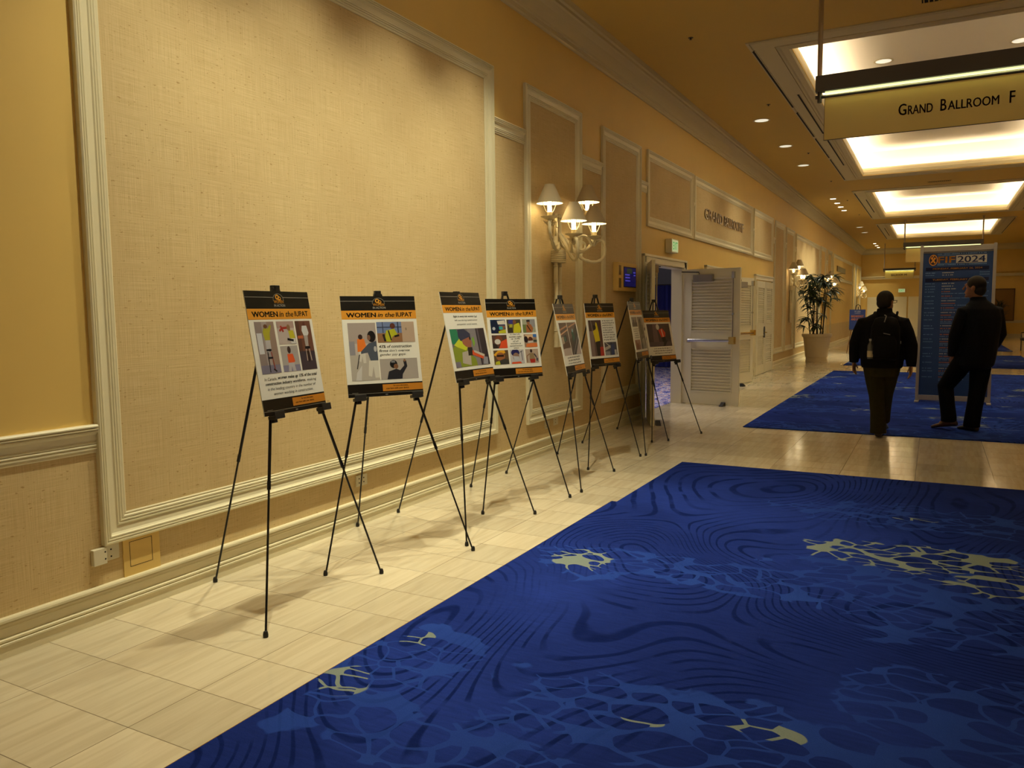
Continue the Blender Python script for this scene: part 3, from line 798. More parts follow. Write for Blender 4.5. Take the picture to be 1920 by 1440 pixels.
# ------------------------------------------------------------------ wall sconces
CANE = mat('painted_cane', (0.66, 0.56, 0.34), rough=.5, noise=.08, nscale=40)
SHADEM = mat('lamp_shade_fabric', (0.54, 0.44, 0.28), rough=.8)
def shade_inner():
    return mat('lamp_shade_lining', (0.9, 0.85, 0.7), rough=.8, emit=(1, .80, .45), estr=1.0)
BULB = mat('candle_bulb', (1,1,1), emit=(1.0, .82, .5), estr=16)
def sconce(loc, label):
    t = thing('wall_sconce', label, 'wall lamp', loc, 0, 'candle style wall sconces')
    # origin on the wall at the floor below the stem
    mb = MB().m(CANE)
    for dy in (-.045, .05):
        P = []; R = []
        z = 1.12
        while z < 2.5:
            P += [(.045, dy, z), (.045, dy, z+.004), (.045, dy, z+.012)]; R += [.024, .029, .024]; z += .17
        P.append((.045, dy, 2.52)); R.append(.022)
        mb.tube(P, R, 10)
    mb.box(0.0, .03, -.03, .03, 1.2, 1.26); mb.box(0, .03, -.03, .03, 2.0, 2.1)
    mb.build('cane_stem', t, smooth=True)
    mb = MB().m(CANE)
    for i in range(7): 
        z = 2.02+i*.019; mb.lathe([(.0, z-.009), (.085, z-.009), (.092, z), (.085, z+.009), (0, z+.009)], (.045, 0, 0), 16)
    o = mb.build('wrap_collar', t, smooth=True)
    lights = [(.18, -.47, 2.565), (.18, .49, 2.685), (.36, -.29, 2.40), (.34, .29, 2.425)]
    for i, (x, y, zs) in enumerate(lights):
        zc = zs-.135          # cup height
        mb = MB().m(CANE)
        sgn = 1 if y > 0 else -1
        if i < 2: ctrl = [(.06, .02*sgn, 2.22), (.10, .10*sgn, 2.16), (.15, y*.55, 2.13), (.19, y*.9, 2.18), (.21, y*1.12, 2.27), (.20, y*1.10, zc-.06), (x, y, zc-.02)]
        else: ctrl = [(.08, .02*sgn, 2.30), (.16, .06*sgn, 2.20), (.26, y*.45, 2.06), (.36, y*.85, 2.02), (.43, y*1.2, 2.08), (.42, y*1.22, zc-.06), (x, y, zc-.02)]
        P = catmull(ctrl, 6)
        mb.tube(P, [.016+.004*(k % 3 == 0) for k in range(len(P))], 8)
        # scroll
        c0 = Vector((x*.7+.02, y*.55, zc-.09)); S = []
        for k in range(26):
            a = k*.30; rr = .115*(1-k/32)
            S.append(c0+Vector((rr*math.cos(a)*.5, rr*math.cos(a)*sgn*.9, rr*math.sin(a))))
        mb.tube(S, .014, 8)
        # leaves below the cup
        for k in range(5):
            a = 2*PI*k/5+.3
            d = Vector((math.cos(a), math.sin(a), 0))
            b0 = Vector((x, y, zc-.10)); 
            mb.tube([b0, b0+d*.035+Vector((0,0,.045)), b0+d*.075+Vector((0,0,.055+.01*(k % 2)))], [.006, .012, .002], 6)
        mb.build('arm', t, smooth=True)
        mb = MB().m(CANE)
        mb.lathe([(0, zc-.03), (.02, zc-.028), (.06, zc-.008), (.088, zc+.004), (.09, zc+.010), (.03, zc+.010), (.026, zc+.014), (.026, zc+.05), (.0, zc+.05)], (x, y, 0), 20)
        for k in range(4):
            a = PI/4+PI/2*k; d = Vector((math.cos(a), math.sin(a), 0)); c_ = Vector((x, y, 0))
            mb.tube([c_+d*.026+Vector((0,0,zc+.045)), c_+d*.045+Vector((0,0,zc+.07)), c_+d*.075+Vector((0,0,zs+.01)), c_+d*.10+Vector((0,0,zs+.03))], .003, 5)
        mb.build('candle_cup', t, smooth=True)
        mb = MB().m(BULB); mb.lathe([(0, zc+.05), (.021, zc+.05), (.021, zs+.03), (.018, zs+.06), (.006, zs+.10), (0, zs+.105)], (x, y, 0), 12); mb.build('bulb', t, smooth=True)
        mb = MB().m(SHADEM)
        r0, r1, h = .132, .048, .185
        mb.lathe([(r0, zs), (r1, zs+h)], (x, y, 0), 28, cap=False)
        mb.m(shade_inner()); mb.lathe([(r1-.003, zs+h), (r0-.003, zs), (r0, zs)], (x, y, 0), 28, cap=False)
        mb.build('lamp_shade', t, smooth=True)
        lamp('bulb_light', 'POINT', (x, y, zs+.035), SHADE_W, (1.0, .78, .45), parent=t, size=.02)
    return t
def catmull(P, n):
    P = [Vector(p) for p in P]; Q = [P[0]*2-P[1]]+P+[P[-1]*2-P[-2]]; out = []
    for i in range(1, len(Q)-2):
        for k in range(n):
            t = k/n; a, b_, c, d = Q[i-1:i+3]
            out.append(.5*((2*b_)+(c-a)*t+(2*a-5*b_+4*c-d)*t*t+(3*b_-a-3*c+d)*t**3))
    out.append(Q[-2]); return out
sc0 = sconce((0, 7.58, 0), 'nearest wall sconce with four lit cone shades, right of the big cloth panel')
def far_sconce(y, lb):
    c = copy_tree(sc0, (0, y, 0), 0, lb)
    for ch in list(c.children):
        if ch.type == 'LIGHT': pass
far_sconce(22.75, 'wall sconce with cone shades just left of the potted palm')
far_sconce(30.4, 'wall sconce partly behind the top leaves of the potted palm')
far_sconce(43.6, 'farthest wall sconce near the end corner above the breakfast sign')

# ------------------------------------------------------------------ wall lettering, exit signs, screen, outlets
t = thing('wall_lettering', 'raised bronze letters reading Grand Ballroom F on the wall above the doors', 'lettering', (0, 15.2, 3.07)); LETT = mat('bronze_letters', (0.16, 0.10, 0.035), rough=.3, metal=.8)
for s_, a, b_ in (('GRAND', 13.66, 14.92), ('BALLROOM', 15.08, 16.50), ('F', 16.60, 16.76)):
    mb = MB(); put_text(mb, s_, (0.004, a-15.2, .005), (0,1,0), (0,0,1), b_-a, .18, LETT, bold=0, ext=.016); mb.build('word', t)

mb = MB().m(LETT); mb.box(.003, .03, 34.35, 37.5, 3.0, 3.22)
o = mb.build('wall_plaque', bevel=.004); tag(o, 'distant dark plaque on the upper wall panel above the palm', 'plaque')
def exit_sign(loc, rz, label, w_=.33, h=.20):
    t = thing('exit_sign', label, 'exit sign', loc, rz, 'green exit signs')
    mb = MB().m(DOORM); mb.box(-w_/2, w_/2, 0, .10, 0, h); mb.build('sign_box', t, bevel=.006)
    mb = MB().m(mat('exit_face', (.75, .80, .62), rough=.4, emit=(.55, .75, .40), estr=.35)); mb.box(-w_/2+.015, w_/2-.015, -.003, 0, .015, h-.015)
    put_text(mb, 'EXIT', (-w_*.33, -.0045, .045), (1,0,0), (0,0,1), w_*.66, h-.09, mat('exit_green', (.01,.22,.06), emit=(.02,.5,.12), estr=.5), bold=.01)
    mb.build('sign_face', t)
    return t
exit_sign((0.104, 11.62, 2.36), PI/2, 'white box exit sign with green letters above the open double door')
exit_sign((1.98, 45.89, 2.30), 0, 'tiny green exit sign on the end wall under the far hanging signs')

t = thing('room_display', 'small framed blue digital screen on the wall left of the double doors', 'screen', (0, 9.66, 1.75), 0)
mb = MB().m(PAINT); mb.box(0.003, .075, -.36, .33, 0, .36)
mb.build('display_case', t, bevel=.006)
mb = MB().m(mat('speaker_slot', (.2,.13,.04), rough=.7)); mb.box(.074, .078, -.335, -.26, .04, .16); mb.box(.074, .078, -.335, -.26, .20, .32); mb.build('vent_slot', t)
def screen_mat():
    m = bpy.data.materials.new('display_glow'); m.use_nodes = True; nt = m.node_tree; b = nt.nodes['Principled BSDF']
    b.inputs['Base Color'].default_value = (0.005,.005,.02,1); b.inputs['Roughness'].default_value = .15
    b.inputs['Emission Color'].default_value = (0.02, .02, .22, 1); b.inputs['Emission Strength'].default_value = .18; return m
mb = MB().m(BLKPL); mb.box(.073, .079, -.17, .29, .05, .31); mb.m(screen_mat()); mb.box(.078, .081, -.155, .275, .06, .30)
mb.m(mat('display_text', (.1,.1,.5), emit=(.12,.10,.75), estr=.35))
for k, (a, b_, z) in enumerate(((-.13, .04, .20), (-.12, .05, .165), (-.12, .06, .125), (.18, .26, .235), (.19, .26, .20))): mb.box(.080, .082, a, b_, z, z+.016)
mb.m(mat('display_olive', (.02,.03,.01), emit=(.04,.06,.03), estr=.3)); mb.box(.080, .0815, -.06, .13, .225, .29)
mb.build('screen', t)

PLATE = mat('ivory_plate', (.70,.64,.46), rough=.4)
def outlet(y0, y1, z0, z1, label, holes, mat_=None, name='wall_outlet'):
    o = MB().m(mat_ or PLATE)
    o.box(.003, .014, y0, y1, z0, z1)
    o.m(DARK)
    for hy, hz, r in holes: o.lathe([(0, .0145), (r, .0145)], (0, hy, hz), 8, 'x', cap=False)
    ob = o.build(name, bevel=.003); tag(ob, label, 'outlet', 'wall outlets'); return ob
mb = MB().m(PLATE); mb.box(.003, .030, 2.285, 2.355, .287, .368); mb.box(.003, .016, 2.355, 2.43, .293, .372); mb.m(DARK)
for y in (2.345, 2.385):
    xx = .0305 if y < 2.355 else .0165
    for z in (.312, .347): mb.lathe([(0, xx), (.0045, xx)], (0, y, z), 10, 'x', cap=False)
o = mb.build('cable_outlet', bevel=.003); tag(o, 'white stepped outlet plate with four dark holes left of the access panel', 'outlet', 'wall outlets')
mb = MB().m(PAINT); mb.box(.003, .010, 2.455, 2.665, .18, .395); mb.m(DARK)
for a, b_, c, d in ((2.49, 2.62, .225, .2275), (2.49, 2.62, .3525, .355), (2.49, 2.4925, .225, .355), (2.6175, 2.62, .225, .355)): mb.box(.0095, .0106, a, b_, c, d)
o = mb.build('access_panel'); tag(o, 'yellow painted square access panel low on the wall near the left edge', 'access panel')
outlet(4.265, 4.385, .275, .355, 'ivory double outlet low on the wall behind the second easel', [(4.295, .33, .006), (4.295, .30, .006), (4.315, .315, .004), (4.345, .33, .006), (4.345, .30, .006)])
outlet(7.32, 7.42, .27, .35, 'ivory outlet low on the wall between the fourth and fifth easels, left one', [(7.35, .32, .006), (7.35, .29, .006)])
outlet(7.53, 7.64, .28, .37, 'ivory outlet low on the wall under the nearest sconce, right one', [(7.57, .34, .006), (7.57, .31, .006)])
outlet(8.02, 8.09, .32, .44, 'narrow ivory outlet plate low on the wall behind the crossed easel legs', [(8.05, .38, .006)])

# ------------------------------------------------------------------ end wall details
mb = MB().m(TRIMD); mb.box(0, XR, Y1-.12, Y1, 3.02, 3.16); mb.box(0, XR, Y1-.16, Y1, 3.12, 3.16); mb.box(2.9, XR, Y1-.05, Y1, .70, .84); mb.box(0, XR, Y1-.03, Y1, 0, .16)
struct(mb.build('trim_%d' % n_tr)); n_tr += 1
mb = MB().m(DOORM)
for x0 in (0.35, 1.30, 2.30): 
    mb.box(x0, x0+.93, Y1-.06, Y1, 0.01, 2.08)
    for z0, z1 in ((.2, .95), (1.08, 1.96)):
        mb.box(x0+.10, x0+.83, Y1-.068, Y1-.06, z0, z0+.03); mb.box(x0+.10, x0+.83, Y1-.068, Y1-.06, z1-.03, z1)
        mb.box(x0+.10, x0+.13, Y1-.068, Y1-.06, z0, z1); mb.box(x0+.80, x0+.83, Y1-.068, Y1-.06, z0, z1)
struct(mb.build('door_7'))
# ------------------------------------------------------------------ posters
PW, PH = 0.478, 0.622
class Art:
    """flat printing on a board: u to the right, v downwards, both 0..1"""
    def __init__(s, u0=0, v0=0, u1=1, v1=1, lay=1):
        s.mb = MB(); s.R = (u0, v0, u1, v1); s.lay = lay
    def P(s, u, v):
        u0, v0, u1, v1 = s.R
        U = u0+(u1-u0)*u; V = v0+(v1-v0)*v
        return (-PW/2+U*PW, -(0.0028+0.00006*s.lay), PH*(1-V))
    def poly(s, pts, c):
        s.mb.m(ink(c)); 
        # clip to the picture
        q = [(min(1, max(0, u)), min(1, max(0, v))) for u, v in pts]
        s.mb.poly([s.P(u, v) for u, v in q][::-1]); s.lay += 1
    def rect(s, a, b_, c, d, col): s.poly([(a,b_),(c,b_),(c,d),(a,d)], col)
    def ell(s, cx, cy, rx, ry, col, n=18): s.poly([(cx+rx*math.cos(2*PI*k/n), cy+ry*math.sin(2*PI*k/n)) for k in range(n)], col)
    def line(s, pts, w_, col):
        u0, v0, u1, v1 = s.R; ax = (u1-u0)*PW; ay = (v1-v0)*PH
        for (a, b_), (c, d) in zip(pts, pts[1:]):
            dx, dy = (c-a)*ax, (d-b_)*ay; L = math.hypot(dx, dy) or 1; nx, ny = -dy/L*w_/2/ax, dx/L*w_/2/ay
            s.poly([(a+nx,b_+ny),(c+nx,d+ny),(c-nx,d-ny),(a-nx,b_-ny)], col)
    def text(s, t, u0, v0, u1, v1, col, shear=0, bold=0):
        p = Vector(s.P(u0, v1)); q = Vector(s.P(u1, v0))
        put_text(s.mb, t, p, (1,0,0), (0,0,1), q.x-p.x, q.z-p.z, ink(col), shear, bold); s.lay += 1
    def dashes(s, u0, v0, u1, v1, rows, col, rnd, align='c', bold=()):
        """lines of print too small to read"""
        h = (v1-v0)/rows
        for r in range(rows):
            wid = (u1-u0)*rnd.uniform(.72, 1.0); a = (u0+u1-wid)/2 if align == 'c' else u0
            x = a; c = '#0a0a0a' if r in bold else col
            while x < a+wid-.01:
                wl_ = rnd.uniform(.02, .075)*((u1-u0)/.8+.3); wl_ = min(wl_, a+wid-x)
                y0 = v0+r*h+h*.28; y1 = v0+r*h+h*.62
                k = x
                while k < x+wl_-.003:
                    hh = rnd.choice((0, 0, -.18, .18))*h
                    s.mb.m(ink(c)); pts = [(k, y0+min(0,hh)), (k+.0075, y0+min(0,hh)), (k+.0075, y1+max(0,hh)), (k, y1+max(0,hh))]
                    s.mb.poly([s.P(*q) for q in pts][::-1]); k += .0125
                s.mb.poly([s.P(*q) for q in [(x, (y0+y1)/2-.001), (x+wl_, (y0+y1)/2-.001), (x+wl_, (y0+y1)/2+.002), (x, (y0+y1)/2+.002)]][::-1])
                x += wl_+.018
        s.lay += 1
    def done(s, name, parent): return s.mb.build(name, parent)

def photo(parent, box_, shapes, bg):
    a = Art(*box_, lay=4); a.rect(0, 0, 1, 1, bg)
    for sh in shapes:
        k = sh[0]
        if k == 'r': a.rect(*sh[1:5], sh[5])
        elif k == 'e': a.ell(*sh[1:5], sh[5])
        elif k == 'p': a.poly(sh[1], sh[2])
        elif k == 'l': a.line(sh[1], sh[2], sh[3])
    a.done('photo', parent)

def poster(label, fill, rnd):
    t = thing('poster', label, 'poster', group=None)
    t['group'] = 'posters standing on the row of easels'
    mb = MB().m(mat('foam_board', (.78,.76,.68), rough=.5)); mb.box(-PW/2, PW/2, -.0025, .0025, 0, PH); mb.build('board', t)
    a = Art(); a.rect(0, 0, 1, .145, '#0c0b0a'); a.rect(0, .049, 1, .0525, '#9a958c')
    a.ell(.5, .072, .085, .056, '#6d675c', 24); a.ell(.5, .074, .077, .051, '#0c0b0a', 24); a.rect(.41, .082, .59, .14, '#0c0b0a')
    a.ell(.485, .048, .030, .022, '#d9962e', 10); a.ell(.485, .048, .016, .011, '#0c0b0a', 10); a.ell(.515, .060, .026, .018, '#d9962e', 10); a.ell(.52, .058, .012, .008, '#0c0b0a', 8)
    a.text('WOMEN', .425, .074, .575, .100, '#d9962e', bold=.028); a.text('IN ACTION', .42, .108, .59, .128, '#b7b2a8')
    a.done('header_band', t)
    a = Art(); a.rect(0, .145, 1, .232, '#d8932f')
    a.text('WOMEN', .065, .168, .45, .212, '#0d0b08', bold=.075); a.text('in the', .475, .166, .70, .212, '#0d0b08', shear=.25, bold=.03); a.text('IUPAT', .725, .166, .945, .210, '#0d0b08', bold=.045)
    a.done('title_strip', t)
    a = Art(); a.rect(0, .872, 1, 1, '#0c0b0a'); a.rect(.455, .885, 1, .952, '#c47f28')
    a.text('For more information,', .60, .893, .80, .910, '#241608', bold=.03); a.text('scan here with your device.', .50, .918, .81, .938, '#241608', bold=.03)
    a.rect(0, .965, 1, .968, '#8a857c'); a.rect(.05, .955, .13, .958, '#8a857c')
    a.ell(.5, .984, .02, .006, '#77736a', 10)
    a.done('footer_band', t)
    fill(t, rnd)
    return t
SK = '#8f6348'; DK = '#1b1a20'
def worker(x, y, s, top, legs, skin=SK, hat=None, arms=True):
    """small standing figure: x centre, y head centre, s height in picture units"""
    o = [('p', [(x-.10*s,y+.10*s),(x+.10*s,y+.10*s),(x+.13*s,y+.24*s),(x+.09*s,y+.48*s),(x-.09*s,y+.48*s),(x-.13*s,y+.24*s)], top),
         ('p', [(x-.09*s,y+.47*s),(x+.09*s,y+.47*s),(x+.08*s,y+.9*s),(x+.015*s,y+.9*s),(x,y+.6*s),(x-.02*s,y+.9*s),(x-.085*s,y+.9*s)], legs),
         ('e', x, y, .055*s, .07*s, skin)]
    o.append(('p', [(x-.06*s,y-.01*s),(x-.05*s,y-.08*s),(x+.05*s,y-.08*s),(x+.06*s,y-.01*s)], hat or DK))
    return o
def f1(t, rnd):
    photo(t, (.07,.25,.36,.668), [('r',0,0,.35,1,'#8c7f7d'),('r',.04,.22,.30,.62,'#c9cbd2'),('r',.62,0,1,1,'#927d72'),('r',0,.84,1,1,'#77748a'),
        ('p',[(.42,.13),(.66,.13),(.78,.06),(.84,.08),(.72,.22),(.68,.36),(.42,.36),(.36,.2)],'#a9a430'),('e',.54,.09,.10,.04,'#6b4936'),
        ('p',[(.42,.36),(.68,.36),(.66,.62),(.56,.5),(.50,.62),(.42,.6)],'#b9b5b8'),('l',[(.46,.58),(.44,.98)],.006,'#17151c'),('l',[(.63,.58),(.70,.93)],.006,'#8e3a2a'),('l',[(.40,.55),(.66,.55)],.01,'#17151c'),('l',[(.42,.70),(.68,.70)],.009,'#201d26'),('l',[(.62,.92),(.78,.97)],.008,'#17151c')], '#a09594')
    photo(t, (.40,.25,.675,.44), [('r',0,0,1,.3,'#a98f88'),('l',[(.12,.42),(.30,.30),(.60,.28),(.78,.5)],.012,'#a4352c'),('l',[(.22,.2),(.34,.46)],.012,'#a4352c'),('e',.66,.28,.1,.14,'#8f6b4c'),
        ('p',[(.62,.42),(.9,.4),(.98,.75),(.66,.78)],'#b9b22f'),('p',[(.66,.76),(.98,.76),(.95,1),(.7,1)],'#cfcbc8'),('l',[(.5,.78),(.85,.86)],.012,'#1b1a20')], '#b7aaa6')
    photo(t, (.40,.455,.675,.668), [('r',0,.75,1,1,'#83809a'),('p',[(.34,.32),(.66,.32),(.74,.62),(.62,.68),(.34,.66)],'#d9582b'),('e',.48,.16,.10,.14,'#3a2a2a'),('p',[(.34,.66),(.66,.66),(.72,1),(.54,1),(.5,.8),(.44,1),(.28,1)],'#b3b0b6')], '#a7a2a0')
    photo(t, (.70,.25,.955,.668), [('r',0,0,.25,1,'#55382f'),('r',0,.62,1,1,'#3f3540'),('r',.05,.30,.4,.36,'#b8643c'),('p',[(.42,.10),(.72,.10),(.8,.25),(.72,.30),(.44,.30),(.36,.2)],'#c7c9cb'),('e',.57,.06,.08,.04,'#5d2f2a'),
        ('p',[(.44,.30),(.70,.30),(.66,.52),(.46,.52)],'#a49c98'),('l',[(.46,.54),(.44,.82)],.006,'#b9a9a0'),('l',[(.66,.54),(.72,.82)],.006,'#b9a9a0'),('l',[(.40,.55),(.74,.55)],.014,'#17151c'),('p',[(.46,.62),(.62,.62),(.60,.84),(.5,.84)],'#2a1718')], '#6d4637')
    a = Art(lay=4)
    a.text('In Canada,', .085, .700, .27, .728, '#2b2a28', shear=.2); a.text('women make up 13% of the total', .29, .695, .925, .728, '#0f0e0d', shear=.2, bold=.028)
    a.text('construction industry workforce,', .09, .738, .72, .768, '#0f0e0d', shear=.2, bold=.028); a.text('making', .745, .740, .90, .768, '#2b2a28', shear=.2)
    a.text('it the leading country in the number of', .11, .780, .88, .810, '#2b2a28', shear=.2); a.text('women working in construction.', .19, .820, .82, .850, '#2b2a28', shear=.2)
    a.done('caption', t)
def f2(t, rnd):
    photo(t, (.065,.268,.43,.838), [('r',0,0,1,.36,'#a39792'),('r',0,.32,.2,.56,'#8b8992'),('r',0,.56,1,1,'#b0a9a0'),('p',[(.30,.28),(.55,.28),(.62,.44),(.56,.52),(.28,.50)],'#e0762a'),('e',.42,.245,.08,.045,'#3a2622'),
        ('p',[(.32,.5),(.56,.5),(.56,.70),(.46,.70),(.44,.58),(.38,.68),(.30,.66)],'#c9c5bc'),('p',[(.70,.36),(.98,.32),(1,.66),(.72,.66),(.64,.52),(.40,.54),(.40,.50)],'#4b5260'),('e',.82,.24,.15,.10,'#141115'),('e',.72,.26,.06,.05,'#7d5a48'),
        ('p',[(.66,.66),(1,.66),(1,.96),(.84,.96),(.8,.76),(.72,.94),(.6,.92)],'#cdc9be'),('p',[(.2,.86),(.4,.74),(.34,1),(.14,1)],'#c6c3c0'),('l',[(.34,.55),(.22,.8)],.006,'#3c3838'),('e',.92,.46,.05,.05,'#b5b3b5')], '#b9aea8')
    photo(t, (.445,.262,.955,.468), [('r',0,0,.68,.55,'#6d7ea6'),('r',.15,0,.17,.55,'#2c3550'),('r',.55,0,.58,.55,'#2c3550'),('r',0,.24,.68,.28,'#2c3550'),('r',0,.55,.68,1,'#8f6748'),('r',.66,0,1,1,'#b39c88'),('r',.77,.3,.785,.42,'#2a2420'),
        ('p',[(.24,.42),(.46,.34),(.54,.62),(.40,.72),(.34,.98),(.18,.94)],'#aeb028'),('e',.42,.2,.07,.14,'#5a3026'),('l',[(.3,.42),(.36,.9)],.008,'#20201e'),('l',[(.16,.6),(.2,.95)],.014,'#1e1c1c'),('l',[(.45,.72),(.58,.66)],.012,'#1e1c1c')], '#9a8d84')
    photo(t, (.445,.632,.955,.838), [('p',[(.22,.62),(.42,.5),(.52,.58),(.64,.35),(.62,.12),(.7,.12),(.72,.4),(.58,.78),(.56,1),(.16,1)],'#22242e'),('e',.36,.27,.10,.2,'#15161a'),('e',.42,.38,.06,.12,'#7d563c'),('e',.66,.1,.03,.07,'#8a644a'),('r',.3,.1,.4,.2,'#7c7e84')], '#a79f98')
    a = Art(lay=4)
    a.text('43% of construction', .455, .494, .895, .522, '#14120f', shear=.2, bold=.028); a.text('firms', .455, .538, .57, .562, '#14120f', shear=.2, bold=.028); a.text("don't oversee", .59, .538, .865, .562, '#2b2a28', shear=.2); a.text('gender pay gaps.', .455, .577, .81, .607, '#2b2a28', shear=.2)
    a.done('caption', t)
def f3(t, rnd):
    photo(t, (.065,.413,.945,.835), [('r',.5,0,.8,1,'#807b80'),('r',.74,0,1,1,'#332c34'),('r',.78,.0,.82,1,'#5d5560'),('e',.06,.16,.16,.24,'#1d7a58'),('p',[(0,.5),(.25,.3),(.42,.42),(.4,.62),(.6,.8),(.62,1),(0,1)],'#83902f'),('p',[(.05,.42),(.22,.26),(.42,.5),(.36,.58),(.14,.48)],'#c3cc34'),
        ('p',[(.22,.02),(.40,.0),(.56,.14),(.55,.24),(.25,.32),(.2,.2)],'#2b3350'),('p',[(.30,.30),(.53,.22),(.56,.36),(.52,.52),(.38,.48),(.3,.4)],'#9a5f4a'),('e',.53,.26,.025,.05,'#201a20'),('p',[(.24,.62),(.48,.58),(.44,.98),(.2,.9)],'#b0a79c'),('p',[(.42,.5),(.55,.5),(.55,.72),(.4,.72)],'#211d22'),
        ('p',[(.54,.58),(.88,.74),(.86,.86),(.52,.70)],'#d2532e'),('p',[(.58,.58),(.88,.72),(.86,.78),(.58,.64)],'#b9b3a8'),('p',[(.84,.78),(.96,.8),(.94,1),(.8,.98)],'#8e8f9a'),('p',[(.58,.28),(.64,.22),(.66,.4),(.6,.5)],'#7aa83a'),('r',0,.86,.14,1,'#726d7e')], '#6f6a6e')
    a = Art(lay=4)
    a.text('Eight in every ten women', .225, .262, .74, .290, '#14120f', shear=.2, bold=.028); a.text('feel', .755, .262, .83, .288, '#2b2a28', shear=.2); a.text('left out during construction', .24, .306, .82, .330, '#2b2a28', shear=.2); a.text("companies' social events.", .28, .350, .80, .376, '#2b2a28', shear=.2)
    a.done('caption', t)
def f4(t, rnd):
    U = ((.055,.345),(.378,.658),(.692,.955)); V = ((.262,.432),(.455,.62),(.645,.822))
    def c(i, j): return (U[i][0], V[j][0], U[i][1], V[j][1])
    photo(t, c(0,0), [('e',.3,.6,.4,.6,'#18233f'),('p',[(.45,.1),(.95,.05),(1,.35),(.5,.35)],'#d5cfc6'),('r',.55,.36,.98,.46,'#2a3a66'),('p',[(.55,.45),(.98,.45),(.9,.75),(.6,.8)],'#8a5a42'),('p',[(.55,.5),(.8,.5),(.8,.72),(.56,.74)],'#3fa3a6'),('p',[(.5,.85),(1,.72),(1,1),(.5,1)],'#b9b82c'),('e',.2,.65,.1,.12,'#b7bcc8')], '#34435f')
    photo(t, c(1,0), [('r',0,0,1,.3,'#4a4436'),('e',.3,.2,.2,.2,'#3b3a84'),('e',.55,.22,.12,.18,'#7a5036'),('p',[(.5,.4),(.85,.25),(1,.7),(.9,1),(.4,1)],'#c2bd2a'),('p',[(.05,.5),(.35,.4),(.4,1),(0,1)],'#3a342a'),('p',[(.18,.35),(.4,.35),(.36,.6),(.14,.6)],'#a6a337')], '#6d6240')
    photo(t, c(2,0), [('r',.45,0,1,.6,'#8f8f92'),('r',0,.4,.4,1,'#6a7a4a'),('p',[(.28,.42),(.66,.38),(.82,.7),(.7,1),(.25,1)],'#a5673e'),('e',.46,.25,.12,.16,'#96694c'),('r',.33,.05,.6,.2,'#3b3436'),('l',[(.35,.45),(.6,.9)],.008,'#2a1d1a')], '#9da08c')
    photo(t, c(0,1), [('e',.45,.4,.26,.36,'#76432e'),('e',.36,.5,.20,.2,'#c9c5c0'),('p',[(.6,.5),(1,.3),(1,1),(.4,1),(.5,.8)],'#d7502c'),('p',[(0,.6),(.25,.7),(.4,1),(0,1)],'#2a2426')], '#57403a')
    photo(t, c(2,1), [('p',[(.1,.05),(.85,.0),(.95,.25),(.2,.35)],'#cfae8c'),('r',.72,0,1,.25,'#3f6fb5'),('e',.5,.42,.18,.22,'#5e3424'),('e',.15,.4,.16,.25,'#2a2026'),('p',[(.3,.52),(.7,.5),(.72,.66),(.3,.7)],'#bdb7b2'),('p',[(.15,.75),(.5,.68),(1,.72),(1,1),(.1,1)],'#d6753f'),('r',.72,.45,1,.6,'#3c4a44')], '#9c8470')
    photo(t, c(0,2), [('p',[(0,.3),(.3,.02),(.75,.0),(.8,.2),(.1,.4)],'#dba12a'),('e',.45,.45,.3,.3,'#96603c'),('r',.2,.32,.68,.46,'#2a1d1a'),('p',[(.3,.75),(.7,.6),(1,.7),(1,1),(.2,1)],'#3a3a38'),('p',[(.1,.8),(.35,.75),(.4,1),(.05,1)],'#b5b62c')], '#5d4a36')
    photo(t, c(1,2), [('e',.38,.22,.3,.26,'#27275e'),('e',.42,.52,.24,.3,'#8e6f60'),('p',[(.2,.45),(.64,.5),(.6,.88),(.28,.88)],'#b4b6bf'),('p',[(.1,.88),(.7,.86),(.8,1),(.05,1)],'#d2512c'),('l',[(.72,.2),(.9,.1)],.006,'#55565e'),('l',[(.82,.15),(.86,.8)],.006,'#55565e')], '#b9b6ba')
    photo(t, c(2,2), [('e',.45,.14,.09,.13,'#3a2a26'),('p',[(.3,.3),(.62,.28),(.7,.72),(.28,.74)],'#8f7a5a'),('p',[(.28,.72),(.72,.72),(.68,1),(.34,1)],'#a8322a'),('l',[(.3,.35),(.08,.5),(.08,.95)],.008,'#8a6a52'),('l',[(.66,.35),(.82,.6)],.012,'#4a4048'),('p',[(.8,.6),(.96,.7),(.92,.9),(.78,.85)],'#5a5560')], '#b09c8c')
    a = Art(lay=4)
    for i, (s_, w_, b_) in enumerate((('In the US,', .20, 0), ('women make', .25, 1), ('up 10.9%', .18, 1), ('of all', .11, 0), ('workers at', .21, 0), ('construction', .25, 0), ('sites.', .11, 0))):
        v = .442+i*.0285; a.text(s_, .518-w_/2, v, .518+w_/2, v+.020, '#14120f' if b_ else '#2b2a28', shear=.2, bold=.028*b_)
    a.done('caption', t)
PIPE = [('r',0,.78,1,1,'#b0a096'),('l',[(0,.22),(1,.10)],.014,'#b07c5c'),('l',[(0,.36),(1,.22)],.012,'#c79a78'),('p',[(.3,.4),(.7,.36),(.72,.55),(.3,.6)],'#27323c'),('p',[(0,.45),(.3,.42),(.34,.68),(0,.7)],'#a39484'),('p',[(.4,.44),(.52,.42),(.52,.56),(.42,.56)],'#3e7a6c'),('p',[(.05,.65),(.8,.58),(1,.74),(0,.8)],'#4a332c')]
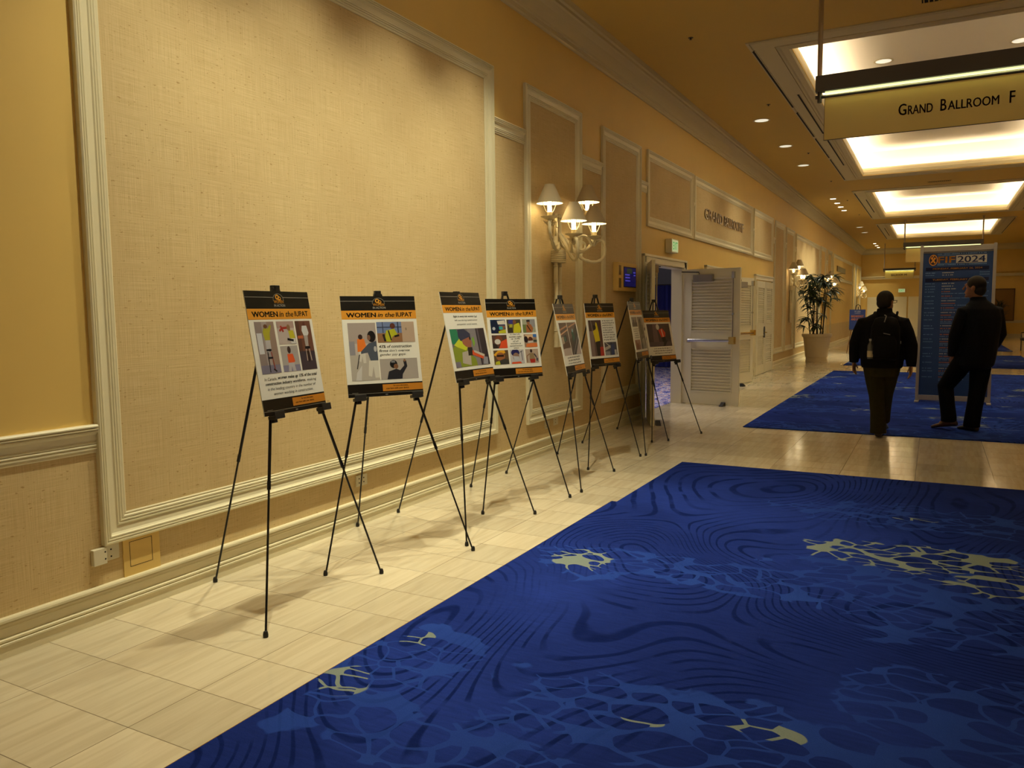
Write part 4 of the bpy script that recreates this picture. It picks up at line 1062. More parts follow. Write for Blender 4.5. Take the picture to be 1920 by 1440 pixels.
def f5(t, rnd):
    photo(t, (.07,.268,.455,.73), PIPE, '#5d4c44')
    photo(t, (.475,.268,.95,.73), [('p',[(0,0),(1,0),(.2,.5),(0,.5)],'#6d5a50'),('l',[(.1,.15),(1,.02)],.012,'#b88a6a'),('l',[(.05,1),(.95,.3)],.02,'#2c3038'),('l',[(.15,1),(1,.42)],.012,'#8b8a8e'),('p',[(.4,1),(1,.55),(1,1)],'#a99a94'),('p',[(.3,.3),(.5,.26),(.6,.5),(.4,.6)],'#1f5a4c'),('e',.48,.25,.08,.06,'#7aa0a8'),('p',[(0,.5),(.2,.5),(.15,1),(0,1)],'#54453e')], '#3c3a38')
    a = Art(lay=4); a.dashes(.1, .745, .93, .865, 3, '#3a3835', rnd, bold=(1,)); a.done('caption', t)
def f6(t, rnd):
    photo(t, (.06,.268,.49,.835), [('r',0,0,1,.3,'#4a3a36'),('r',0,.3,.3,1,'#7d6a64'),('r',.85,0,1,.8,'#56302a'),('p',[(.3,.3),(.5,.26),(.56,.05),(.66,.08),(.74,.34),(.78,.58),(.4,.62)],'#c9b322'),('e',.44,.2,.12,.07,'#2a1e1c'),('p',[(.42,.6),(.78,.58),(.8,1),(.46,1)],'#2a2624'),('p',[(.72,.75),(1,.75),(1,1),(.7,1)],'#a8342c'),('l',[(.2,.0),(.3,.4)],.008,'#8c8280')], '#5e4a44')
    photo(t, (.53,.625,.955,.835), [('p',[(0,.4),(.6,.2),(.7,.35),(0,.65)],'#a9a096'),('r',.5,0,.62,1,'#2a3042'),('p',[(.55,.2),(.8,.1),(.86,.9),(.5,1)],'#39446a'),('r',0,.7,.4,1,'#8c8a90'),('l',[(.1,0),(.45,.35)],.01,'#c4c0b8'),('r',.78,.6,.95,1,'#b8b4ac')], '#4c4a50')
    a = Art(lay=4); a.dashes(.535, .262, .955, .605, 9, '#3a3835', rnd, align='l', bold=(5,6)); a.done('caption', t)
def f7(t, rnd):
    photo(t, (.07,.268,.49,.435), [('r',0,.55,1,1,'#5a4c44')]+worker(.35,.2,.8,'#2f2a2a','#3a3434')+worker(.7,.25,.75,'#5a3a2c','#2a2626'), '#8a8078')
    photo(t, (.53,.268,.955,.835), [('r',0,0,1,.25,'#7c7268'),('p',[(.2,.1),(.6,.05),(.75,.5),(.3,.6)],'#4a4a38'),('r',0,.6,1,1,'#55504a'),('e',.45,.12,.12,.07,'#2a1e1c'),('p',[(.35,.7),(.8,.65),(.9,1),(.3,1)],'#8c8a84')], '#6a6056')
    photo(t, (.07,.665,.49,.835), [('p',[(.2,.2),(.6,.1),(.7,1),(.2,1)],'#7d4a34'),('e',.5,.2,.12,.18,'#a08a78'),('r',.75,0,1,1,'#9c7a62')], '#8c6450')
    a = Art(lay=4); a.dashes(.10, .46, .50, .645, 5, '#3a3835', rnd, bold=(2,)); a.done('caption', t)
def f8(t, rnd):
    photo(t, (.065,.262,.925,.70), [('p',[(.25,0),(.42,0),(.45,1),(.2,1)],'#6a5458'),('r',0,.8,1,1,'#5a4c52'),('e',.47,.14,.07,.13,'#c3bdb4'),('p',[(.48,.28),(.66,.2),(.78,.4),(.74,.6),(.58,.62)],'#c93a26'),('p',[(.60,.26),(.64,.24),(.68,.58),(.64,.6)],'#d9b0a0'),('p',[(.58,.6),(.74,.58),(.76,.78),(.66,.8),(.6,.82)],'#1e1a1e'),('p',[(.66,.78),(.84,.72),(.7,.98),(.6,1)],'#2a2228'),('r',.8,.1,1,.7,'#3c3238')], '#46393e')
    a = Art(lay=4); a.dashes(.14, .72, .93, .85, 3, '#3a3835', rnd, bold=(1,)); a.done('caption', t)

# ------------------------------------------------------------------ easels
def easel(m, ang, half, tback, tt, apex, s0, elabel, pu, plabel, fill, k):
    t = thing('easel', elabel, 'easel', (m[0], m[1], 0), ang, 'black tripod easels in a row')
    front = Vector((0, tt, apex)); S = front.length
    def on(u0, s): return Vector((u0, 0, 0))*(1-s/S) + Vector((0.026 if u0 > 0 else -.026, tt, apex))*(s/S)
    for sx in (-1, 1):
        a = Vector((sx*half, 0, 0)); b_ = Vector((sx*.020, tt, apex-.02)); d = b_-a
        mb = MB().m(BLACK)
        mb.tube([a+d*.01, a+d*.42], .0055, 8); mb.tube([a+d*.40, a+d*.425], .0095, 10); mb.tube([a+d*.42, b_], .0078, 8)
        lg = mb.build('leg', t, smooth=True)
        mb = MB().m(BLKPL); mb.lathe([(0, 0), (.012, .0), (.013, .012), (.010, .026), (.006, .030)], tuple(a), 12); mb.build('rubber_foot', lg, smooth=True)
    a = Vector((0, tback, 0)); b_ = Vector((0, tt+.035, apex-.03)); d = b_-a
    mb = MB().m(BLACK); mb.tube([a+d*.01, a+d*.45], .0055, 8); mb.tube([a+d*.435, a+d*.46], .0095, 10); mb.tube([a+d*.45, b_], .0078, 8)
    lg = mb.build('leg', t, smooth=True); mb = MB().m(BLKPL); mb.lathe([(0, 0), (.012, .0), (.013, .012), (.010, .026), (.006, .030)], tuple(a), 12); mb.build('rubber_foot', lg, smooth=True)
    mb = MB().m(BLKPL)
    c = Vector((0, tt+.006, apex-.015)); mb.obox(c, (.019, 0, 0), (0, .018, 0), (0, 0, .018))
    mb.tube([c+Vector((-.022, 0, -.004)), c+Vector((.022, 0, -.004))], .014, 12)
    mb.build('head_clamp', t, bevel=.004)
    n = Vector((0, apex, -tt)).normalized()*-1      # towards the viewer
    n = Vector((0, -apex/S, tt/S)); sl = Vector((0, tt/S, apex/S))
    for sx in (-1, 1):
        ctr = on(sx*half, s0-.012)
        mb = MB().m(BLKPL)
        base = Vector((sx*(abs(ctr.x)-.022), 0, 0)) + sl*(s0-.012)
        mb.obox(base+n*.024, (.036, 0, 0), n*.022, sl*.009); mb.obox(base+n*.046+sl*.010, (.036, 0, 0), n*.003, sl*.018)
        mb.obox(base+n*.004, (.012, 0, 0), n*.014, sl*.026)
        mb.tube([base-n*.012+sl*.008, base+n*.012+sl*.008], .007, 8)
        mb.build('display_holder', t, bevel=.002)
    p = poster(plabel, fill, random.Random(k))
    R = Matrix.Rotation(ang, 4, 'Z'); loc = Vector((m[0], m[1], 0)) + (R @ (Vector((pu, 0, 0))+sl*s0+n*.030))
    p.matrix_world = Matrix.Translation(loc) @ R @ Matrix.Rotation(-math.atan2(tt, apex), 4, 'X')
    return t
feet = [((.88,2.55),(.81,3.51),.79,.279,1.647,1.013,-.037), ((.54,3.34),(1.06,4.12),.92,.344,1.637,1.012,-.013), ((.97,4.19),(1.01,5.09),.93,.357,1.644,1.048,-.02),
        ((.66,4.92),(1.03,5.68),.82,.282,1.659,.997,.02), ((1.04,5.89),(.98,6.80),.90,.353,1.640,.972,-.073), ((.73,6.77),(.95,7.63),.74,.24,1.659,.965,-.01),
        ((.985,7.70),(.92,8.69),.87,.294,1.636,.993,-.078), ((.78,8.52),(1.12,9.38),.95,.364,1.627,.908,-.05)]
EL = ['black tripod easel nearest the camera, first in the row', 'black tripod easel, second in the row, turned square to the camera', 'black tripod easel, third in the row, left of the overlapping pair', 'black tripod easel, fourth in the row, right of the overlapping pair',
      'black tripod easel, fifth in the row, under the nearest wall sconce', 'black tripod easel, sixth in the row, holding the yellow shirt poster', 'black tripod easel, seventh in the row, seen nearly edge on', 'black tripod easel farthest from the camera, right by the open doorway']
PL = ['poster with four photos of workers on stilts, nearest the camera', 'poster with three photos and the words 43% of construction firms', 'poster with one large photo of a worker in a blue knit hat', 'poster with a ring of eight small photos around a short text',
      'narrow looking poster with two tall photos of pipes', 'poster with a worker in a yellow shirt and a column of text', 'poster seen nearly edge on with glare on its black header', 'poster with one dark photo of a worker in red, by the doorway']
for k, ((L_, R_, tb, tt, ap, s0, pu), el, pl, fl) in enumerate(zip(feet, EL, PL, (f1,f2,f3,f4,f5,f6,f7,f8))):
    L_ = Vector(L_); R_ = Vector(R_); m_ = (L_+R_)/2; d = R_-L_
    easel(m_, math.atan2(d.y, d.x), d.length/2, tb, tt, ap, s0, el, pu, pl, fl, k)

# ------------------------------------------------------------------ breakfast sign on a wooden easel
WOOD = mat('brown_wood', (.16,.075,.025), rough=.5, noise=.15, nscale=20)
t = thing('easel', 'distant brown wooden easel holding the blue breakfast sign', 'easel', (1.29, 28.5, 0), 0)
for sx in (-1, 1):
    mb = MB().m(WOOD); mb.tube([(sx*.30, 0, 0), (sx*.06, .16, 1.60)], .014, 8); mb.build('leg', t)
mb = MB().m(WOOD); mb.tube([(0, .6, 0), (0, .2, 1.55)], .014, 8); mb.build('leg', t)
mb = MB().m(WOOD); mb.box(-.25, .25, .03, .07, .76, .80); mb.build('ledge', t)
mb = MB().m(BRONZE); mb.tube([(.07*math.cos(a)-.0, .14, 1.50+.12*math.sin(a)) for a in [PI*i/14 for i in range(15)]], .010, 8); mb.build('carrying_loop', t)
t = thing('event_sign', 'small blue sign with orange words breakfast and lunch on the distant easel', 'sign', (1.29, 28.45, .80), 0)
mb = MB().m(mat('sign_blue', srgb('#16306e'), rough=.4)); mb.box(-.245, .245, 0, .015, 0, .66); mb.build('board', t).rotation_euler = (-.07, 0, 0)
mb = MB(); OR = ink('#c8752a'); WH = ink('#a9a9b0')
put_text(mb, 'FIF 2024', (-.09, -.008, .57), (1,0,0), (0,0,1), .18, .05, WH); put_text(mb, 'CONFERENCE', (-.09, -.008, .52), (1,0,0), (0,0,1), .18, .03, WH)
mb.build('logo_text', t).rotation_euler = (-.07, 0, 0); mb = MB()
put_text(mb, 'BREAKFAST', (-.19, -.006, .40), (1,0,0), (0,0,1), .38, .07, OR, bold=.028); put_text(mb, 'AND LUNCH', (-.19, -.004, .30), (1,0,0), (0,0,1), .38, .07, OR, bold=.028)
mb.build('message_text', t).rotation_euler = (-.07, 0, 0); mb = MB()
mb.m(WH); mb.poly([(-.03,-.003,.20),(.0,-.003,.16),(.03,-.003,.20),(.012,-.003,.20),(.012,-.003,.25),(-.012,-.003,.25),(-.012,-.003,.20)])
mb.build('arrow', t).rotation_euler = (-.07, 0, 0)

# ------------------------------------------------------------------ schedule board
t = thing('schedule_board', 'tall blue conference schedule board headed FIF 2024 in a grey metal frame', 'sign', (3.85, 13.95, .012), -.02)
GF = mat('board_frame', (.40, .37, .33), rough=.35, metal=.5)
mb = MB().m(GF)
for x in (-.49, .49): mb.box(x-.022, x+.022, -.03, .03, 0, 2.45); mb.box(x-.022, x+.022, .14, .20, 0, 2.43)
for z in (.06, 2.38):
    mb.box(-.47, .47, -.02, .02, z-.03, z+.05)
    for x in (-.49, .49): mb.box(x-.015, x+.015, .03, .14, z-.02, z+.03)
for x in (-.49, .49): mb.box(x-.03, x+.03, -.14, .28, 0, .02)
mb.build('frame', t, bevel=.003)
mb = MB().m(mat('board_panel_grey', (.36,.33,.29), rough=.5)); mb.box(-.47, .47, -.004, .004, .05, 2.38)
mb.m(mat('schedule_blue', (.010,.040,.145), rough=.4, noise=.25, nscale=3)); mb.box(-.468, .468, -.007, -.0045, .09, 2.33); mb.build('printed_panel', t)
mb = MB(); y_ = -.009
OR2 = ink('#d08a2a'); BL2 = ink('#16285c'); WH2 = ink('#b4aea4'); LB = ink('#6f8fb8'); OR3 = ink('#b9622a'); NV = ink('#0a1438')
def bx(a, b_, c, d, m_, yy=y_): mb.m(m_); mb.poly([(a,yy,c),(b_,yy,c),(b_,yy,d),(a,yy,d)])
bx(-.02, .385, 2.165, 2.285, WH2); bx(-.27, -.02, 2.283, 2.288, LB); bx(-.27, -.02, 2.160, 2.165, LB)
put_text(mb, 'FIF', (-.26, y_-.002, 2.175), (1,0,0), (0,0,1), .225, .095, OR2, bold=.028); put_text(mb, '2024', (0.0, y_-.002, 2.175), (1,0,0), (0,0,1), .365, .095, BL2, bold=.028)
mb.m(OR2); ring_ = [(-.33+.06*math.cos(a), y_, 2.22+.085*math.sin(a)) for a in [2*PI*i/22 for i in range(22)]]; mb.poly(ring_)
mb.m(NV)
mb.poly([(-.33+.049*math.cos(a), y_-.0006, 2.22+.071*math.sin(a)) for a in [2*PI*i/22 for i in range(22)]])
mb.m(OR2)
for dx, dz, r in ((-.018, .03, .016), (.02, .025, .014), (0, -.005, .018), (-.02, -.03, .012), (.018, -.035, .013), (0, .058, .010)): mb.poly([(-.33+dx+r*math.cos(a), y_-.001, 2.22+dz+r*1.2*math.sin(a)) for a in [2*PI*i/12 for i in range(12)]])
rn = random.Random(3)
def dashrow(x0, x1, z, h, m_):
    x = x0; mb.m(m_)
    while x < x1:
        w_ = rn.uniform(.008, .016); bx(x, x+w_, z, z+h, m_, y_-.001); x += w_+(.006 if rn.random() < .8 else .018)
dashrow(-.27, .385, 2.302, .014, LB); dashrow(-.27, .385, 2.138, .014, LB)
bx(-.43, .42, 2.055, 2.11, NV); bx(-.43, .42, 1.885, 1.94, NV)
put_text(mb, 'MONDAY, FEBRUARY 26, 2024', (-.33, y_-.002, 2.07), (1,0,0), (0,0,1), .66, .028, OR2, bold=.028); put_text(mb, 'TUESDAY, FEBRUARY 27, 2024', (-.33, y_-.002, 1.90), (1,0,0), (0,0,1), .66, .028, OR2, bold=.028)
z = 2.02
for z in (2.015, 1.98): dashrow(-.43, -.31, z, .012, LB); dashrow(-.2, -.05, z, .014, WH2); dashrow(.30, .42, z, .010, LB)
z = 1.85; i = 0
while z > .30:
    dashrow(-.43, -.30, z, .011, LB); hot = i % 3 != 2
    dashrow(-.2, rn.uniform(-.08, .0), z, .014, OR3 if hot and i > 1 else WH2)
    if rn.random() < .6: dashrow(.28, .42, z, .010, LB)
    if hot and i > 1:
        dashrow(-.2, rn.uniform(.1, .3), z-.028, .010, LB)
        if rn.random() < .6: dashrow(-.2, rn.uniform(.0, .25), z-.052, .010, LB); z -= .024
        z -= .028
    z -= .042; i += 1
mb.build('lettering', t)

# ------------------------------------------------------------------ potted palm
t = thing('potted_palm', 'tall leafy palm in a large tapered beige planter standing by the left wall', 'plant', (.63, 23.7, 0), 0)
mb = MB().m(mat('planter_beige', (.62,.52,.33), rough=.6, noise=.06, nscale=6))
mb.lathe([(0,0),(.29,0),(.295,.03),(.285,.05),(.285,.13),(.30,.14),(.36,.66),(.375,.70),(.40,.72),(.405,.79),(.36,.79),(.35,.74),(.34,.72)], (0,0,0), 36, cap=False); mb.build('planter', t, smooth=True)
mb = MB().m(mat('potting_soil', (.03,.02,.012), rough=.95, bump=.5)); mb.lathe([(0,.75),(.2,.755),(.352,.74)], (0,0,0), 24); mb.build('soil', t)
LEAF = mat('palm_leaf', (.014,.034,.009), rough=.4, noise=.35, nscale=9); STEM = mat('palm_stem', (.025,.018,.008), rough=.7)
rn = random.Random(11); lf = MB().m(LEAF)
lf_min = -.56
def blade(p, d, L_, w_, droop):
    d = d.normalized(); side = d.cross(Vector((0,0,1))); side = side.normalized() if side.length > .1 else Vector((1,0,0))
    pts = []
    q = p.copy(); dd = d.copy(); n = 5
    for i in range(n+1):
        f = i/n; ww = w_*(.35+1.3*f)*(1-f)*1.7+.002
        if lf_min is not None and q.x < lf_min+.03: q.x = lf_min+.03; dd.x = abs(dd.x)
        if lf_min is not None and q.x < 0 and q.y < -.27: q.y = -.27; dd.y = abs(dd.y)*.3
        pts.append((q-side*ww*.5+Vector((0,0,.15*ww)), q+Vector((0,0,-.1*ww)), q+side*ww*.5+Vector((0,0,.15*ww)))); q = q+dd*(L_/n); dd = (dd+Vector((0,0,-droop))).normalized()
    i0 = len(lf.v)
    for a, b_, c in pts: lf.v += [tuple(a), tuple(b_), tuple(c)]
    for i in range(n):
        for k in (0, 1): lf.f.append((i0+3*i+k, i0+3*i+k+1, i0+3*i+k+4, i0+3*i+k+3)); lf.fm.append(lf.cur)
for s_ in range(9):
    a = 2*PI*s_/9+rn.uniform(-.2,.2); r = rn.uniform(.06,.20); base = Vector((r*math.cos(a), r*math.sin(a), .74)); h = rn.uniform(1.15, 1.65)
    top = base+Vector((math.cos(a)*rn.uniform(.05,.22), math.sin(a)*rn.uniform(.05,.22), h-.08))
    mid = (base+top)/2+Vector((rn.uniform(-.03,.03), rn.uniform(-.03,.03), 0))
    P = [base, mid, top]; mb = MB().m(STEM); mb.tube([base, (base+mid)/2, mid, (mid+top)/2, top], [.016,.014,.013,.012,.009], 7); mb.build('stem', t)
    k = rn.randint(6, 8)
    for j in range(k):
        f = 1-.50*(j/k)**1.2 if j < k-1 else rn.uniform(.10, .45)
        p = base.lerp(mid, min(1, f*2)) if f < .5 else mid.lerp(top, f*2-1)
        an = rn.uniform(0, 2*PI); el = rn.uniform(.35, 1.15) if j < 3 else rn.uniform(.2, .8)
        out = Vector((math.cos(an)*math.cos(el), math.sin(an)*math.cos(el), math.sin(el))); e_ = p+out*rn.uniform(.14, .28)
        lf.m(STEM); lf.tube([p, (p+e_)/2+Vector((0,0,.01)), e_], .004, 5); lf.m(LEAF)
        for q in range(rn.randint(6, 9)):
            b2 = an+rn.uniform(-1.25, 1.25); d = Vector((math.cos(b2), math.sin(b2), rn.uniform(-.35, .55)))
            blade(e_, d, rn.uniform(.26, .40), rn.uniform(.045, .065), rn.uniform(.16, .36))
lf.build('foliage', t)
# items at the end of the hall
t = thing('picture_frame', 'dim framed picture on the end wall at the right edge', 'picture', (6.55, 45.98, .80), 0)
mb = MB().m(mat('dark_frame_wood', (.10,.05,.015), rough=.4)); 
for a, b_, c, d in ((-.45,.45,0,.05),(-.45,.45,1.55,1.6),(-.45,-.40,0,1.6),(.40,.45,0,1.6)): mb.box(a, b_, -.04, 0, c, d)
mb.build('frame', t); mb = MB().m(mat('ochre_canvas', (.25,.14,.05), rough=.7)); mb.box(-.40,.40,-.015,0,.05,1.55); mb.build('canvas', t)
t = thing('potted_plant', 'dark leafy plant in front of the framed picture at the far end', 'plant', (6.30, 44.9, 0), 0)
mb = MB().m(BRONZE); mb.lathe([(0,0),(.14,0),(.20,.5),(.21,.75),(.18,.75)], (0,0,0), 18); mb.build('pot', t, smooth=True)
lf = MB().m(LEAF); rn = random.Random(4); lf_min = None
for i in range(70):
    an = rn.uniform(0, 2*PI); d = Vector((math.cos(an)*.6, math.sin(an)*.6, rn.uniform(.2, 1.4))); blade(Vector((rn.uniform(-.1,.1), rn.uniform(-.1,.1), rn.uniform(.75,1.6))), d, rn.uniform(.3,.6), .06, rn.uniform(.1,.3))
lf.build('foliage', t)
t = thing('armchair', 'dark chair with brass feet just showing at the right edge of the photo', 'chair', (6.33, 30.1, 0), -1.2)
UPH = mat('black_leather', (.010,.008,.007), rough=.5)
mb = MB().m(UPH); mb.box(-.24,.24,-.24,.24,.40,.50); mb.build('seat', t, bevel=.02)
mb = MB().m(UPH); mb.obox((0,.25,.78), (.22,0,0), (0,.025,-.004), (0,.03,.27)); mb.build('backrest', t, bevel=.015)
for x, y in ((-.21,-.21),(.21,-.21),(-.21,.23),(.21,.23)):
    mb = MB().m(UPH); mb.tube([(x,y,.06),(x,y,.40)], .018, 8); mb.m(BRASS); mb.tube([(x,y,0),(x,y,.07)], .020, 8); mb.build('leg', t)
for s_ in (-1,1):
    mb = MB().m(UPH); mb.tube([(s_*.23,-.20,.5),(s_*.25,-.20,.66),(s_*.25,.24,.68)], .018, 8); mb.build('armrest', t)

# ------------------------------------------------------------------ people
def remesh(o, vox, it=6, fac=.5):
    md = o.modifiers.new('r', 'REMESH'); md.mode = 'VOXEL'; md.voxel_size = vox; md.use_smooth_shade = True
    s_ = o.modifiers.new('s', 'SMOOTH'); s_.iterations = it; s_.factor = fac
    dg = bpy.context.evaluated_depsgraph_get(); me = bpy.data.meshes.new_from_object(o.evaluated_get(dg))
    old = o.data; ms = [m_ for m_ in old.materials]; o.modifiers.clear(); o.data = me; bpy.data.meshes.remove(old)
    me.materials.clear()
    for m_ in ms: me.materials.append(m_)
    me.polygons.foreach_set('use_smooth', [True]*len(me.polygons)); return o
def ellring(c, rx, ry, yaw=0, n=20, tilt=(0,0)):
    c = Vector(c); ca, sa = math.cos(yaw), math.sin(yaw); out = []
    for k in range(n):
        a = 2*PI*k/n; x = rx*math.copysign(abs(math.cos(a))**.85, math.cos(a)); y = ry*math.copysign(abs(math.sin(a))**.85, math.sin(a))
        out.append(c+Vector((x*ca-y*sa, x*sa+y*ca, x*tilt[0]+y*tilt[1])))
    return out
def torso(mb, secs, yaw): mb.rings([ellring(c, rx, ry, yaw) for c, rx, ry in secs])
def ball(mb, c, r, yaw=0, n=14):
    c = Vector(c); R = []
    for i in range(1, n):
        th = PI*i/n; R.append(ellring((c.x, c.y, c.z-r[2]*math.cos(th)), r[0]*math.sin(th), r[1]*math.sin(th), yaw, 18))
    mb.rings(R)
def head(mb, c, yaw, s=1.0):
    """skull, jaw, nose, ears; face looks along +y turned by yaw"""
    c = Vector(c); Rz = Matrix.Rotation(yaw, 3, 'Z')
    def P(x, y, z): return c+Rz @ (Vector((x, y, z))*s)
    ball(mb, P(0, -.012, .025), (.076*s, .092*s, .098*s), yaw)
    ball(mb, P(0, .018, -.045), (.058*s, .070*s, .072*s), yaw)
    mb.tube([P(0, .085, .03), P(0, .112, -.012), P(0, .098, -.022)], [.008*s, .014*s, .010*s], 8)
    mb.tube([P(-.022, .082, -.052), P(0, .090, -.052), P(.022, .082, -.052)], [.007*s, .010*s, .007*s], 8)
    ball(mb, P(0, .075, -.092), (.022*s, .018*s, .018*s), yaw)
    mb.tube([P(-.045, .078, .042), P(0, .090, .040), P(.045, .078, .042)], [.008*s, .009*s, .008*s], 8)
    for e_ in (-1, 1):
        ball(mb, P(e_*.080, -.005, -.005), (.010*s, .020*s, .032*s), yaw+e_*.3, 8)
    return P
def hand(mb, w0, d, side, back, s=1.0, curl=.5, thumb=1):
    """w0 wrist, d pointing direction, side across the palm towards the thumb"""
    w0 = Vector(w0); d = Vector(d).normalized(); side = Vector(side); side = (side-d*side.dot(d)).normalized(); nn = d.cross(side)*back
    mb.rings([[w0+d*t+side*(a*math.cos(q))+nn*(b_*math.sin(q)) for q in [2*PI*k/12 for k in range(12)]] for t, a, b_ in ((-.03*s,.024*s,.020*s),(.0,.028*s,.019*s),(.03*s,.039*s,.017*s),(.07*s,.042*s,.015*s),(.092*s,.038*s,.012*s))])
    for k, (o_, L_) in enumerate(((.030, .070), (.010, .080), (-.011, .074), (-.031, .058))):
        p = w0+d*.085*s+side*o_*s; q = p; P = [p-d*.02*s, p]; dd = d.copy()
        for j in range(3):
            dd = (dd+nn*curl*(.5+.15*k)*.55).normalized(); q = q+dd*L_*s*(.42, .32, .26)[j]; P.append(q)
        mb.tube(P, [.0095*s,.0098*s,.0092*s,.0085*s,.0070*s], 8)
    p = w0+d*.020*s+side*.026*s; dd = (d*.75+side*.7).normalized(); P = [p-dd*.01]
    for j in range(3): q = p+dd*.030*s; P.append(q); p = q; dd = (dd+d*.35+nn*.25).normalized()
    mb.tube(P, [.012*s,.013*s,.011*s,.008*s], 8)

SKIN = mat('skin', (.30,.135,.075), rough=.5); SKIN2 = mat('skin_tan', (.25,.11,.06), rough=.5)
HAIR = mat('black_hair', (.006,.004,.0035), rough=.75, noise=.3, nscale=90)
JBLK = mat('black_jacket', (.005,.005,.0065), spec=.12, rough=.75, noise=.25, nscale=25); OLIVE = mat('olive_trousers', (.030,.028,.010), spec=.12, rough=.85, noise=.2, nscale=20)
NAVY = mat('dark_navy_jacket', (.0045,.006,.010), spec=.12, rough=.7, noise=.25, nscale=25); DPANT = mat('black_trousers', (.003,.0035,.005), spec=.12, rough=.8)
BSHOE = mat('brown_shoe', (.070,.028,.016), rough=.4); KSHOE = mat('dark_shoe', (.018,.012,.008), rough=.5)
def shoe(mb, heel, toe, w_=.048):
    heel = Vector(heel); toe = Vector(toe); d = toe-heel; s_ = d.cross(Vector((0,0,1))).normalized(); u = s_.cross(d).normalized()
    R = []
    for f, w1, h0 in ((0.0,.70,.060),(.12,.92,.085),(.35,.85,.085),(.55,1.0,.062),(.8,1.05,.045),(.95,.75,.034),(1.0,.4,.026)):
        c = heel+d*f; R.append([c+s_*(w_*w1*math.cos(q))+u*(h0*.5+h0*.5*math.sin(q)) for q in [2*PI*k/14 for k in range(14)]])
    mb.rings(R)

# --- man with the backpack, walking away
o1 = thing('person', 'man in black jacket and olive trousers walking away with a black backpack', 'person', (3.05, 10.0, .012), 0, None)
mb = MB().m(SKIN)
torso(mb, [((0,0,.80),.16,.12),((0,0,.95),.19,.14),((0,.0,1.15),.20,.14),((0,0,1.32),.20,.12),((0,0,1.40),.13,.09)], 0)
mb.tube([(0,0,1.36),(.01,.01,1.46),(.02,.02,1.52)], [.075,.065,.06], 14)
hp = head(mb, (.025,.025,1.555), -.55, .98)
LA = [(-.20,0,1.35),(-.285,-.03,1.08),(-.30,.04,.86)]; RA = [(.20,0,1.35),(.30,-.05,1.06),(.305,.0,.83)]
for A in (LA, RA): mb.tube([A[0], Vector(A[0]).lerp(Vector(A[1]),.5), A[1], Vector(A[1]).lerp(Vector(A[2]),.5), A[2]], [.055,.05,.042,.038,.027], 12)
hand(mb, LA[2], (.02,.10,-1), (.3,.9,0), 1, 1.0, .55); hand(mb, RA[2], (-.03,.08,-1), (-.3,.9,0), -1, 1.0, .55)
LL = [(-.09,0,.82),(-.045,.02,.47),(-.01,-.02,.09)]; RL = [(.085,.02,.82),(.045,.20,.48),(.015,.40,.13)]
for A in (LL, RL): mb.tube([A[0], Vector(A[0]).lerp(Vector(A[1]),.5), A[1], Vector(A[1]).lerp(Vector(A[2]),.4), A[2]], [.085,.075,.055,.052,.04], 12)
mb.tube([LL[2],(-.005,.10,.045)],[.04,.035],10); mb.tube([RL[2],(.02,.52,.06)],[.04,.035],10)
remesh(mb.build('body', o1), .0065)
mb = MB().m(JBLK)
torso(mb, [((0,0,.80),.215,.165),((0,0,.84),.225,.175),((0,-.0,.98),.235,.18),((0,-.0,1.12),.235,.18),((0,0,1.26),.235,.165),((0,0,1.34),.225,.14),((.0,0,1.40),.155,.11),((.01,.01,1.44),.085,.085),((.012,.012,1.485),.080,.080)], 0)
for A, s_ in ((LA,-1),(RA,1)):
    mb.tube([Vector(A[0])+Vector((-s_*.07,0,-.03)), Vector(A[0])+Vector((s_*.005,0,-.045)), Vector(A[0]).lerp(Vector(A[1]),.5), A[1], Vector(A[1]).lerp(Vector(A[2]),.5), Vector(A[2])+Vector((0,0,.03)), Vector(A[2])+Vector((0,0,-.01))], [.075,.088,.078,.070,.064,.056,.050], 14)
remesh(mb.build('jacket', o1), .008)
mb = MB().m(OLIVE)
torso(mb, [((0,.01,.70),.18,.14),((0,0,.80),.200,.15),((0,0,.88),.195,.15)], 0)
mb.tube([LL[0],Vector(LL[0]).lerp(Vector(LL[1]),.5),LL[1],Vector(LL[1]).lerp(Vector(LL[2]),.5),(-.015,-.02,.10),(-.012,-.02,.035)],[.112,.102,.084,.080,.086,.092],16)
mb.tube([RL[0],Vector(RL[0]).lerp(Vector(RL[1]),.5),RL[1],Vector(RL[1]).lerp(Vector(RL[2]),.5),RL[2]],[.110,.100,.080,.074,.076],16)
remesh(mb.build('trousers', o1), .008)
mb = MB().m(KSHOE); shoe(mb, (-.012,-.09,.0), (.0,.19,.0)); mb.build('shoe', o1, smooth=True)
mb = MB().m(KSHOE); shoe(mb, (.015,.30,.045), (.025,.57,.0)); mb.build('shoe', o1, smooth=True)
mb = MB().m(HAIR); ball(mb, hp(0,-.022,.038), (.084,.097,.098), -.55); ball(mb, hp(0,-.045,-.01), (.078,.070,.075), -.55)
remesh(mb.build('hair', o1), .006)
mb = MB().m(BLKPL)
for e_ in (-1, 1): mb.tube([hp(e_*.080,-.01,.020), hp(e_*.076,.095,.018)], .0025, 6); mb.tube([hp(e_*.055,.098,.018)+Vector((0,0,.0)), hp(e_*.012,.104,.018)], .003, 6); mb.tube([hp(e_*.055,.098,-.01), hp(e_*.012,.104,-.01)], .003, 6); mb.tube([hp(e_*.07,.095,.018), hp(e_*.068,.095,-.01)], .003, 6)
mb.tube([hp(-.014,.104,.012), hp(.014,.104,.012)], .003, 6); mb.build('glasses', o1)
BP_ = mat('black_backpack', (.0045,.0045,.0045), spec=.12, rough=.65, noise=.2, nscale=30)
bpk = thing('backpack', 'black backpack worn by the man in olive trousers', 'backpack', (3.05, 10.0, .012), 0)
